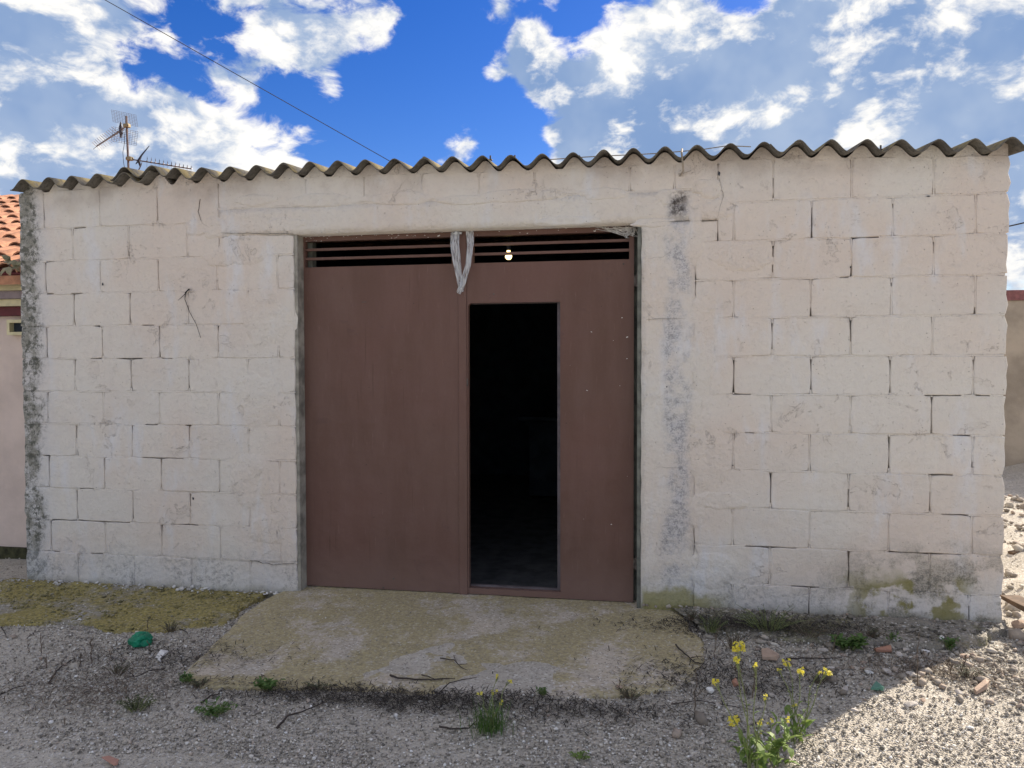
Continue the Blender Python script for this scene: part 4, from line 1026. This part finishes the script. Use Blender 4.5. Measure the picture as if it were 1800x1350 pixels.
# ------------------------------------------------------------------ yard wall at the right, far behind
YW = 6.0
wz = onY(1790, 510, YW).z; wz2 = onY(1790, 528, YW).z
yw = tag(empty('yard_wall', (6, YW, 0)), 'brown rendered yard wall with dark red coping beyond the right corner', 'wall')
m = MB(); m.box(-4, 9, 0, .22, -.3, wz2); m.build('wall_body', M_yard, yw)
m = MB(); m.box(-4, 9, -.02, .26, wz2+.001, wz); m.build('coping', M_redcap, yw)
m = MB(); m.box(-4, 9, -.35, -.001, -.2, onY(1790, 700, YW).z); 
# debris boards by the right corner
for (a, b_, wd, lab, hz) in (((1774,1052),(1815,1075), .05, 'weathered dark board on the rubble just past the right corner', .10), ((1776,975),(1830,968), .02, 'thin dark lath lying on the sunlit rubble', .09)):
    p, q_ = onZ(*a, hz), onZ(*b_, hz); d = (q_-p).normalized(); s_ = Vector((-d.y, d.x, 0))*wd; m = MB(); q_ = q_+d*.5
    c = p; m.v = [tuple(v-c) for v in (p-s_, q_-s_, q_+s_, p+s_, p-s_+Vector((0, 0, .02)), q_-s_+Vector((0, 0, .05)), q_+s_+Vector((0, 0, .05)), p+s_+Vector((0, 0, .02)))]
    m.f = [(0,3,2,1),(4,5,6,7),(0,1,5,4),(1,2,6,5),(2,3,7,6),(3,0,4,7)]; tag(bevel(m.build('board', M_board, loc=c), .003), lab, 'board')

# ------------------------------------------------------------------ loose things on the ground
def zat(x, y):
    X_, Y_ = np.array([x]), np.array([y])
    if inside(apA, X_, Y_)[0]: return ap_z(x, y)
    if inside(ftA, X_, Y_)[0]: return -.010+.048*min(0, y)
    if inside(stA, X_, Y_)[0]: return .038+.024*min(0, y)/.5
    return gz(x, y)
def gp(px_, py_): p = onZ(px_, py_, 0); z = zat(p.x, p.y); return onZ(px_, py_, z+.004)
def rock(name, px_, py_, s, mat, label, cat='stone', group=None, flat=.6, seed=0, rot=0.0, sharp=.3):
    rd = random.Random(seed+int(px_)); p = gp(px_, py_); bm = bmesh.new(); bmesh.ops.create_icosphere(bm, subdivisions=2, radius=1)
    off = Vector((rd.uniform(0, 50),)*3); a = [Vector((rd.gauss(0, 1), rd.gauss(0, 1), rd.gauss(0, 1))).normalized() for _ in range(7)]
    for v in bm.verts:
        c = v.co.copy(); v.co *= 1+sharp*mn.noise(c*1.2+off)
        for n_ in a:
            dd = v.co.dot(n_)-.72
            if dd > 0: v.co -= n_*dd
        v.co = Vector((v.co.x*s[0], v.co.y*s[1], v.co.z*s[1]*flat))
    me = bpy.data.meshes.new(name); bm.to_mesh(me); bm.free(); me.materials.append(mat)
    o = bpy.data.objects.new(name, me); COL.objects.link(o); o.location = p+Vector((0, 0, s[1]*flat*.45)); o.rotation_euler = (rd.uniform(-.2, .2), rd.uniform(-.2, .2), rot or rd.uniform(0, 6)); return tag(o, label, cat, group)
rock('stone', 139, 1093, (.021, .016), M_white, 'small white stone on the lip of the mossy footing at left', flat=.8)
rock('stone', 1377, 1021+200, (.014, .02), M_white, 'x') if False else None
rocks = [(1248, 1216, .016, .022, M_white, 'upright white pebble left of the yellow flowering weed'),
 (1446, 1145, .030, .022, M_stone, 'flat grey stone below the broad green weed under the right wall'),
 (1485, 1214, .034, .014, M_stone, 'flat pale stone left of the green shard'),
 (1527, 1183, .020, .013, M_white, 'whitish stone behind the green shard'),
 (1580, 1152, .024, .016, M_stone, 'pale stone midway along the foot of the right wall'),
 (1594, 1142, .026, .016, M_stone, 'larger grey stone beside the low weed at the right wall'),
 (1627, 1146, .020, .014, M_white, 'light stone right of the grey stone near the wall'),
 (1655, 1121, .014, .012, M_white, 'round pale pebble on the earth strip'),
 (1695, 1155, .026, .018, M_terra2, 'buff stone at the edge of the shadow near the corner'),
 (1600, 1187, .026, .018, M_stone, 'stone in the shade right of the dead stalk'),
 (1560, 1182, .028, .018, M_stone, 'rounded stone in the shade above the green shard'),
 (1503, 1250, .016, .013, M_stone, 'pale stone at the shadow line below the green shard'),
 (1358, 1224, .018, .013, M_stone, 'greyish stone just left of the flowering weed stems'),
 (1262, 1240, .020, .012, M_stone, 'pale stone pair piece below the white pebble'),
 (1600, 1240, .040, .016, M_stone, 'flat stone in the sun below the shadow edge'),
 (1622, 1232, .018, .012, M_terra2, 'beige flat chip in the sun near the shadow edge'),
 (1720, 1096, .045, .018, M_stone, 'pale lump at the foot of the right wall end'),
 (1790, 1100, .05, .03, M_terra2, 'sunlit buff stone past the right corner'),
 (1685, 1218, .020, .013, M_stone, 'stone among the sunlit gravel left of the tile shard'),
 (1460, 1175, .020, .012, M_stone, 'small stone above the flowers at right'),
 (1088, 1208, .020, .010, M_terra2, 'flat buff pebble against the lower right edge of the apron'),
 (685, 1200, .012, .010, M_stone, 'grey pebble at the lower edge of the apron'),
 (90, 1270, .014, .010, M_white, 'white pebble in the gravel at lower left'),
 (327, 1136, .008, .006, M_white, 'tiny white chip right of the green plastic'),
 (66, 1217, .014, .008, M_stone, 'pale flat pebble in the gravel near the left edge')]
for (x, y, a, b_, mt_, lab) in rocks: rock('stone', x, y, (a, b_), mt_, lab)
def shard(name, pxs, mat, label, cat, th=.010, tilt=.012):
    pts = [gp(x, y) for x, y in pxs]; c = sum(pts, Vector())/len(pts); m = MB(); n = len(pts)
    top = [p-c+Vector((0, 0, th+tilt*(i % 2))) for i, p in enumerate(pts)]; bot = [p-c for p in pts]
    m.v = [tuple(v) for v in top+bot]; m.f = [tuple(range(n))[::-1], tuple(range(n, 2*n))]+[(i, (i+1) % n, n+(i+1) % n, n+i) for i in range(n)]
    o = m.build(name, mat, loc=c); bevel(o, .002, 1)
    bm = bmesh.new(); bm.from_mesh(o.data); bmesh.ops.recalc_face_normals(bm, faces=bm.faces); bm.to_mesh(o.data); bm.free(); return tag(o, label, cat)
shard('tile_shard', [(178,1333),(192,1331),(209,1337),(207,1345),(200,1347)], simple('dusty_pink_tile', (.40, .22, .17), .9, var=.15), 'dusty pink tile shard in the gravel at bottom left', 'tile shard', .006, .002)
shard('tile_shard', [(1338,1145),(1350,1147),(1370,1155),(1366,1162),(1340,1160)], M_terra2, 'buff tile shard left of the twig under the right wall', 'tile shard', .014)
shard('tile_shard', [(1286,1200),(1293,1199),(1299,1206),(1290,1208)], M_terra, 'small red tile chip between the yellow flowers', 'tile shard', .010)
shard('tile_shard', [(1711,1216),(1732,1203),(1739,1203),(1735,1212),(1716,1222)], M_terra2, 'long buff tile shard in the sunlit gravel at right', 'tile shard', .016)
shard('tile_shard', [(1536,1142),(1566,1140),(1568,1147),(1540,1147)], M_terra, 'reddish flat tile piece on the ground right of the broad weed', 'tile shard', .008)
shard('glass_shard', [(1530,1213),(1540,1204),(1555,1211),(1552,1215)], M_glassgreen, 'triangular green glass shard at the shadow edge', 'glass shard', .008, .012)
shard('paper_scrap', [(272,1156),(283,1147),(298,1145),(290,1153),(280,1159)], M_white, 'torn white paper scrap on the gravel below the green plastic', 'paper', .003, .014)
shard('paper_scrap', [(277,1160),(281,1159),(285,1163),(280,1164)], M_white, 'tiny white scrap beside the torn paper', 'paper', .003, .004)
# crumpled green plastic
gp_ = gp(247, 1134); bm = bmesh.new(); bmesh.ops.create_icosphere(bm, subdivisions=4, radius=1)
for v in bm.verts:
    c = v.co.copy(); f = 1+.28*mn.noise(c*1.7+Vector((3, 1, 2)))+.10*abs(mn.noise(c*5))-.10*abs(mn.noise(Vector((c.x*9, c.y*9, c.z*2))))
    v.co = Vector((c.x*f*.056, c.y*f*.045, max(-.012, c.z*f*.052)))
    if v.co.z > .02: v.co.x += .01
me = bpy.data.meshes.new('green_plastic_bag'); bm.to_mesh(me); bm.free(); me.materials.append(M_bag)
o = bpy.data.objects.new('green_plastic_bag', me); COL.objects.link(o); o.location = gp_+Vector((0, 0, .018)); tag(o, 'crumpled dark green plastic lying on the gravel left of the apron', 'plastic bag')

def twig(pls, label, r=.003, lift=.006, mat=M_twig, name='twig'):
    m = MB(); c = gp(*pls[0][0])
    for j, pl in enumerate(pls):
        pts = []
        for i, (x, y) in enumerate(pl): p = gp(x, y); pts.append(p-c+Vector((0, 0, lift+.006*math.sin(i*2+j))))
        q_ = []
        for i in range(len(pts)-1):
            for k in range(4):
                p = pts[i].lerp(pts[i+1], k/4); q_.append(p+Vector((mn.noise(p*40), mn.noise(p*40+Vector((5, 5, 5))), .4*mn.noise(p*30)))*.006)
        q_.append(pts[-1]); n = len(q_); rr = r*(1 if j == 0 else .6); m.tube(q_, [rr*(1-.65*i/(n-1)) for i in range(n)], 5)
    return tag(m.build(name, mat, loc=c), label, 'twig')
twig([[(0,1223),(30,1212),(64,1203)]], 'thin dark twig at the left edge of the photo', .0035)
twig([[(86,1203),(98,1184),(112,1170),(132,1158)],[(86,1203),(94,1206)]], 'bent dark twig left of the dry stalks', .005)
twig([[(43,1129),(58,1116),(80,1108)],[(58,1116),(60,1120)]], 'short twig just below the mossy footing at left', .0035)
twig([[(2,1104),(8,1115),(14,1128)]], 'thin twig by the left edge below the footing', .003)
twig([[(290,1177),(262,1184),(236,1191),(224,1180)],[(236,1191),(215,1198)]], 'forked twig below the paper scrap', .0035)
twig([[(316,1108),(325,1112),(334,1119)]], 'short black twig near the apron corner', .004)
twig([[(487,1282),(505,1264),(530,1252),(575,1235)]], 'long dark stick in the gravel below the apron', .0055)
twig([[(686,1189),(700,1196),(730,1195),(760,1196),(800,1197)],[(740,1190),(765,1196),(790,1192)]], 'dark stick on the lower lip of the apron', .005)
twig([[(762,1228),(790,1205),(815,1195),(838,1192)]], 'slanting twig crossing the lower lip of the apron', .003)
twig([[(774,1159),(798,1164),(810,1173),(822,1180)],[(796,1156),(804,1168)],[(808,1172),(822,1168)]], 'small forked twig lying on the apron', .0032)
twig([[(772,1280),(800,1286),(825,1280),(838,1268)]], 'curved twig left of the low green tuft', .004)
twig([[(1172,1088),(1192,1092),(1212,1100),(1235,1110)]], 'thin twig crossing the right edge of the apron', .0025)
twig([[(1188,1135),(1202,1152),(1222,1165),(1245,1170)],[(1215,1160),(1240,1156)]], 'curved twig at the right edge of the apron', .0045)
twig([[(1382,1160),(1420,1161),(1460,1158),(1480,1157)]], 'straight dark twig right of the buff shard', .0045)
twig([[(354,1238),(370,1228),(386,1220)]], 'short thick twig above the green tuft at left', .005)
twig([[(1180,1240),(1230,1236),(1290,1242),(1330,1250)]], 'thin twig in the dark gravel left of the flowering weed', .0025)
def stalk(px_, y0, y1, lean, label, r=.003, br=3, seed=0, mat=M_stalk):
    rd = random.Random(seed+px_); b_ = gp(px_, y0); d = (b_-CAM).length; h = (y0-y1)*(b_-CAM).dot(FW)/FPX; m = MB(); n = 7; pts = []
    for i in range(n+1): t_ = i/n; pts.append(Vector((lean*h*t_+.012*mn.noise(Vector((t_*4, px_, 0))), .01*mn.noise(Vector((t_*4, 0, px_))), h*t_)))
    m.tube(pts, [r*(1-.6*i/n) for i in range(n+1)], 5)
    for k in range(br):
        p = pts[rd.randint(2, n-1)]; a = rd.uniform(0, 6.28); L = h*rd.uniform(.15, .4); e = p+Vector((math.cos(a)*L*.6, math.sin(a)*L*.4, L*.7)); m.tube([p, p.lerp(e, .5)+Vector((0, 0, -.004)), e], [r*.5, r*.4, r*.25], 4)
        for s_ in range(3): q_ = p.lerp(e, .4+.2*s_); m.tube([q_, q_+Vector((rd.uniform(-.008, .008), rd.uniform(-.008, .008), .008))], [r*.6, r*.3], 4)
    return tag(m.build('dead_stalk', mat, loc=b_), label, 'dead stalk')
for i, (x, y0, y1, ln, br, lab) in enumerate([(161,1168,1122,0,4,'upright dry stalk left of the green plastic, between two lower ones'),(195,1162,1138,.1,3,'short dry stalk between the green plastic and the tallest dry stalk'),(73,1148,1112,-.05,2,'thin dry stalk below the footing near the left edge'),(50,1148,1130,.1,1,'tiny dry stalk left of the thin one'),(82,1174,1148,0,2,'small dry stalk left of the bent twig'),(140,1172,1150,.2,3,'leaning dry stalk left of the tallest dry stalk'),(259,1108,1085,.1,2,'stalk standing behind the green plastic'),(264,1145,1128,-.1,2,'dark stalk right of the green plastic'),
     (1221,1248,1172,.05,1,'thin dark stalk right of the lower apron corner'),(1256,1155,1104,.08,3,'grey dead stalk at the right side of the apron'),(1612,1205,1112,.02,0,'thin upright stalk in front of the right wall'),(1462,1150,1106,.25,1,'curved dark stalk beside the broad green weed'),(1314,1222,1172,-.45,4,'dark bushy dead stem behind the yellow flowers'),(1322,1226,1180,.1,4,'dark forked dead stem right of the bushy one'),(1085,1216,1198,.3,1,'short spike at the lower right edge of the apron'),(937,1238,1222,.1,1,'tiny stalk in the gravel below the apron'),(1690,1180,1150,.3,4,'dry brown sprig at the shadow edge near the corner'),(1672,1185,1160,-.3,5,'dry brown bushy sprig left of the corner')]):
    stalk(x, y0, y1, ln, lab, br=br, r=.0026 if br < 4 else .0032)

def weed(px_, py_, w_, h_, n, mat, label, seed, L=.03, W=.012, stemmat=M_stem, cat='weed', up=.6):
    """low tuft: many short stems with small leaves"""
    rd = random.Random(seed); b_ = gp(px_, py_); ms, ml = MB(), MB()
    o = tag(empty('weed', b_), label, cat)
    for i in range(n):
        a = rd.uniform(0, 6.28); rr = w_*rd.random()**.6; base_ = Vector((math.cos(a)*rr*.35, math.sin(a)*rr*.25, 0)); hh = h_*rd.uniform(.4, 1)
        tip = Vector((math.cos(a)*rr, math.sin(a)*rr*.7, hh)); mid = base_.lerp(tip, .5)+Vector((0, 0, hh*.25)); ms.tube([base_, mid, tip], [.0015, .0012, .0008], 4)
        for k in range(5):
            t_ = .25+.75*k/4; q_ = base_.lerp(mid, min(1, t_*2)) if t_ < .5 else mid.lerp(tip, (t_-.5)*2)
            th = rd.uniform(0, 6.28); leaf(ml, q_, Vector((math.cos(th), math.sin(th), rd.uniform(0, up))), Vector((0, 0, 1)), L*rd.uniform(.5, 1.2), W*rd.uniform(.6, 1.2))
    ms.build('stem', stemmat, o); ml.build('leaf', mat, o, kind='stuff'); return o
weed(470,1212,.07,.035,26, M_leaf, 'low green weed against the lower left edge of the apron', 1)
weed(325,1200,.04,.03,14, M_leaf, 'small green sprig at the left tip of the apron', 2, L=.02)
weed(240,1248,.09,.05,34, M_leafd, 'dull dark weed clump in the gravel below the green plastic', 3, L=.02, W=.007)
weed(375,1256,.09,.035,34, M_leaf, 'flat green weed under the short thick twig', 4, L=.022, W=.010)
weed(1490,1142,.09,.06,34, M_leaf, 'broad green weed at the foot of the right wall', 5, L=.045, W=.022)
weed(1570,1136,.03,.07,12, M_leaf, 'slim green weed at the right wall between stones', 6, L=.02, W=.009)
weed(1670,1143,.035,.06,14, M_leaf, 'small bright weed on the earth strip near the right corner', 7, L=.028, W=.012)
weed(1262,1052,.03,.06,12, M_leaf, 'little green weed high on the ledge right of the pillar', 8, L=.02, W=.010)
weed(1238,1074,.05,.03,18, M_leaf, 'flat green weed beside the right top corner of the apron', 9, L=.022, W=.010)
weed(1350,1105,.20,.10,60, M_leafd, 'straggly grey green weed along the foot of the right wall', 10, L=.02, W=.005)
weed(1250,1110,.09,.08,40, M_leafd, 'straggly dark weed hugging the right side of the apron', 11, L=.02, W=.005)
weed(955,1222,.03,.03,12, M_leaf, 'tiny green sprig at the lower edge of the apron', 12, L=.018, W=.008)
weed(1020,1335,.04,.02,14, M_leafl, 'small pale tuft in the gravel at the bottom centre', 13, L=.015, W=.007)
for k, (x, y, w_, h_, lab) in enumerate([(1215,1090,.05,.05,'dark sprig where the apron meets the right wall foot'),(1420,1118,.12,.06,'thin grey sprigs below the second block joint right of the pillar'),(1530,1118,.08,.04,'low dull sprigs left of the slim green weed'),(1290,1140,.09,.09,'dry tangled sprigs behind the tallest yellow flowers'),(1440,1200,.07,.05,'dull sprig between the yellow flowers and the pale flat stone'),(300,1110,.07,.05,'dry sprigs right behind the green plastic'),(205,1185,.08,.05,'dry sprigs in the gravel left of the paper scrap'),(1700,1190,.08,.05,'brown sprigs in the sunlight near the right corner'),(350,1208,.05,.03,'dull sprig under the left tip of the apron'),(560,1212,.07,.03,'dark sprig under the lower left edge of the apron'),(1110,1228,.07,.04,'dark sprig in the gravel below the lower right edge of the apron')]):
    weed(x, y, w_, h_, 26, M_leafd, lab, 40+k, L=.018, W=.0035, stemmat=M_stalk)
# grassy tuft with small yellow flowers below the door
def flowers(mf, p, n, r_, rd, s=.0048):
    for i in range(n):
        c = p+Vector((rd.uniform(-r_, r_), rd.uniform(-r_, r_), rd.uniform(-r_*.6, r_*.9)))
        nn = Vector((rd.uniform(-.6, .6), rd.uniform(-1, .2), rd.uniform(.2, 1))).normalized(); a = nn.orthogonal().normalized(); b_ = nn.cross(a)
        for k in range(4):
            th = math.pi/2*k; d = a*math.cos(th)+b_*math.sin(th); leaf(mf, c, d, nn, s*1.5, s*.85, .2)
def flowering(px_, py_, specs, label, seed, basal, bl=.06, bw=.02, mat=M_leafl, grass=0, name='flowering_weed'):
    rd = random.Random(seed); b_ = gp(px_, py_); o = tag(empty(name, b_), label, 'flowering weed'); ms, ml, mf = MB(), MB(), MB(); dep = (b_-CAM).dot(FW)
    for (x, y, nf, r_) in specs:
        tip = onY(x, y, b_.y+rd.uniform(-.06, .06))-b_; st0 = Vector((rd.uniform(-.02, .02), rd.uniform(-.02, .02), 0)); n = 8; pts = []
        for i in range(n+1):
            t_ = i/n; p = st0.lerp(tip, t_); p.x += .25*tip.x*(-(t_*(1-t_)))+.006*math.sin(t_*9+x); p.z += .2*tip.z*t_*(1-t_); pts.append(p)
        ms.tube(pts, [.0028*(1-.65*i/n) for i in range(n+1)], 5)
        for i in range(1, n):
            if rd.random() < .75: th = rd.uniform(0, 6.28); leaf(ml, pts[i], Vector((math.cos(th), math.sin(th)*.6, .5)), Vector((0, 0, 1)), bl*rd.uniform(.25, .8)*(1.1-i/n), bw*rd.uniform(.4, .9)*(1.1-i/n))
        if nf:
            flowers(mf, pts[-1], nf, r_, rd)
            for k in range(6): e = pts[-1]+Vector((rd.uniform(-1, 1), rd.uniform(-1, 1), rd.uniform(-.3, 1)))*r_; ms.tube([pts[-2], e], [.001, .0007], 3)
    for i in range(basal):
        th = rd.uniform(0, 6.28); st0 = Vector((rd.gauss(0, .03), rd.gauss(0, .025), rd.uniform(0, .10))); leaf(ml, st0, Vector((math.cos(th), math.sin(th), rd.uniform(.2, 1.4))), Vector((0, 0, 1)), bl*rd.uniform(.5, 1.3), bw*rd.uniform(.5, 1.2), rd.uniform(.05, .25))
    for i in range(grass):
        th = rd.uniform(0, 6.28); L = rd.uniform(.04, .12); st0 = Vector((rd.gauss(0, .035), rd.gauss(0, .025), 0)); e = st0+Vector((math.cos(th)*L*.5, math.sin(th)*L*.5, L)); ms2 = Vector((-math.sin(th), math.cos(th), 0))*.0012
        ml.add([st0-ms2, st0+ms2, st0.lerp(e, .55)+ms2*.8+Vector((0, 0, .01)), st0.lerp(e, .55)-ms2*.8+Vector((0, 0, .01)), e], [(0, 1, 2, 3), (3, 2, 4)])
    ms.build('stem', M_stem, o); ml.build('leaf', mat, o, kind='stuff')
    if mf.v: mf.build('petal', M_petal, o, kind='stuff')
    return o
flowering(862,1285,[(842,1220,3,.008),(866,1218,4,.010),(896,1198,5,.010),(872,1190,3,.008),(880,1235,2,.006),(850,1240,0,.01)], 'grassy green tuft with tiny yellow flowers below the wicket', 21, 12, .03, .007, M_leaf, 190)
flowering(1325,1362,[(1298,1138,40,.020),(1293,1160,14,.011),(1288,1268,34,.018),(1326,1172,5,.010),(1255,1200,9,.010),(1345,1225,3,.008),(1340,1270,5,.010)], 'tall weed with clustered yellow flowers at the lower right', 22, 36, .060, .024)
flowering(1400,1305,[(1383,1165,12,.013),(1410,1182,14,.013),(1455,1182,14,.013),(1372,1178,2,.006),(1437,1183,2,.006),(1427,1225,0,.01),(1395,1240,2,.008),(1415,1260,0,.01)], 'yellow flowering weed standing half in sunlight at the shadow edge', 23, 20, .050, .020)
flowering(1360,1345,[(1350,1270,3,.010),(1385,1265,4,.01),(1330,1290,2,.01),(1370,1300,0,.01)], 'leafy pale green weed at the bottom edge beside the tall flowering one', 24, 40, .055, .022)
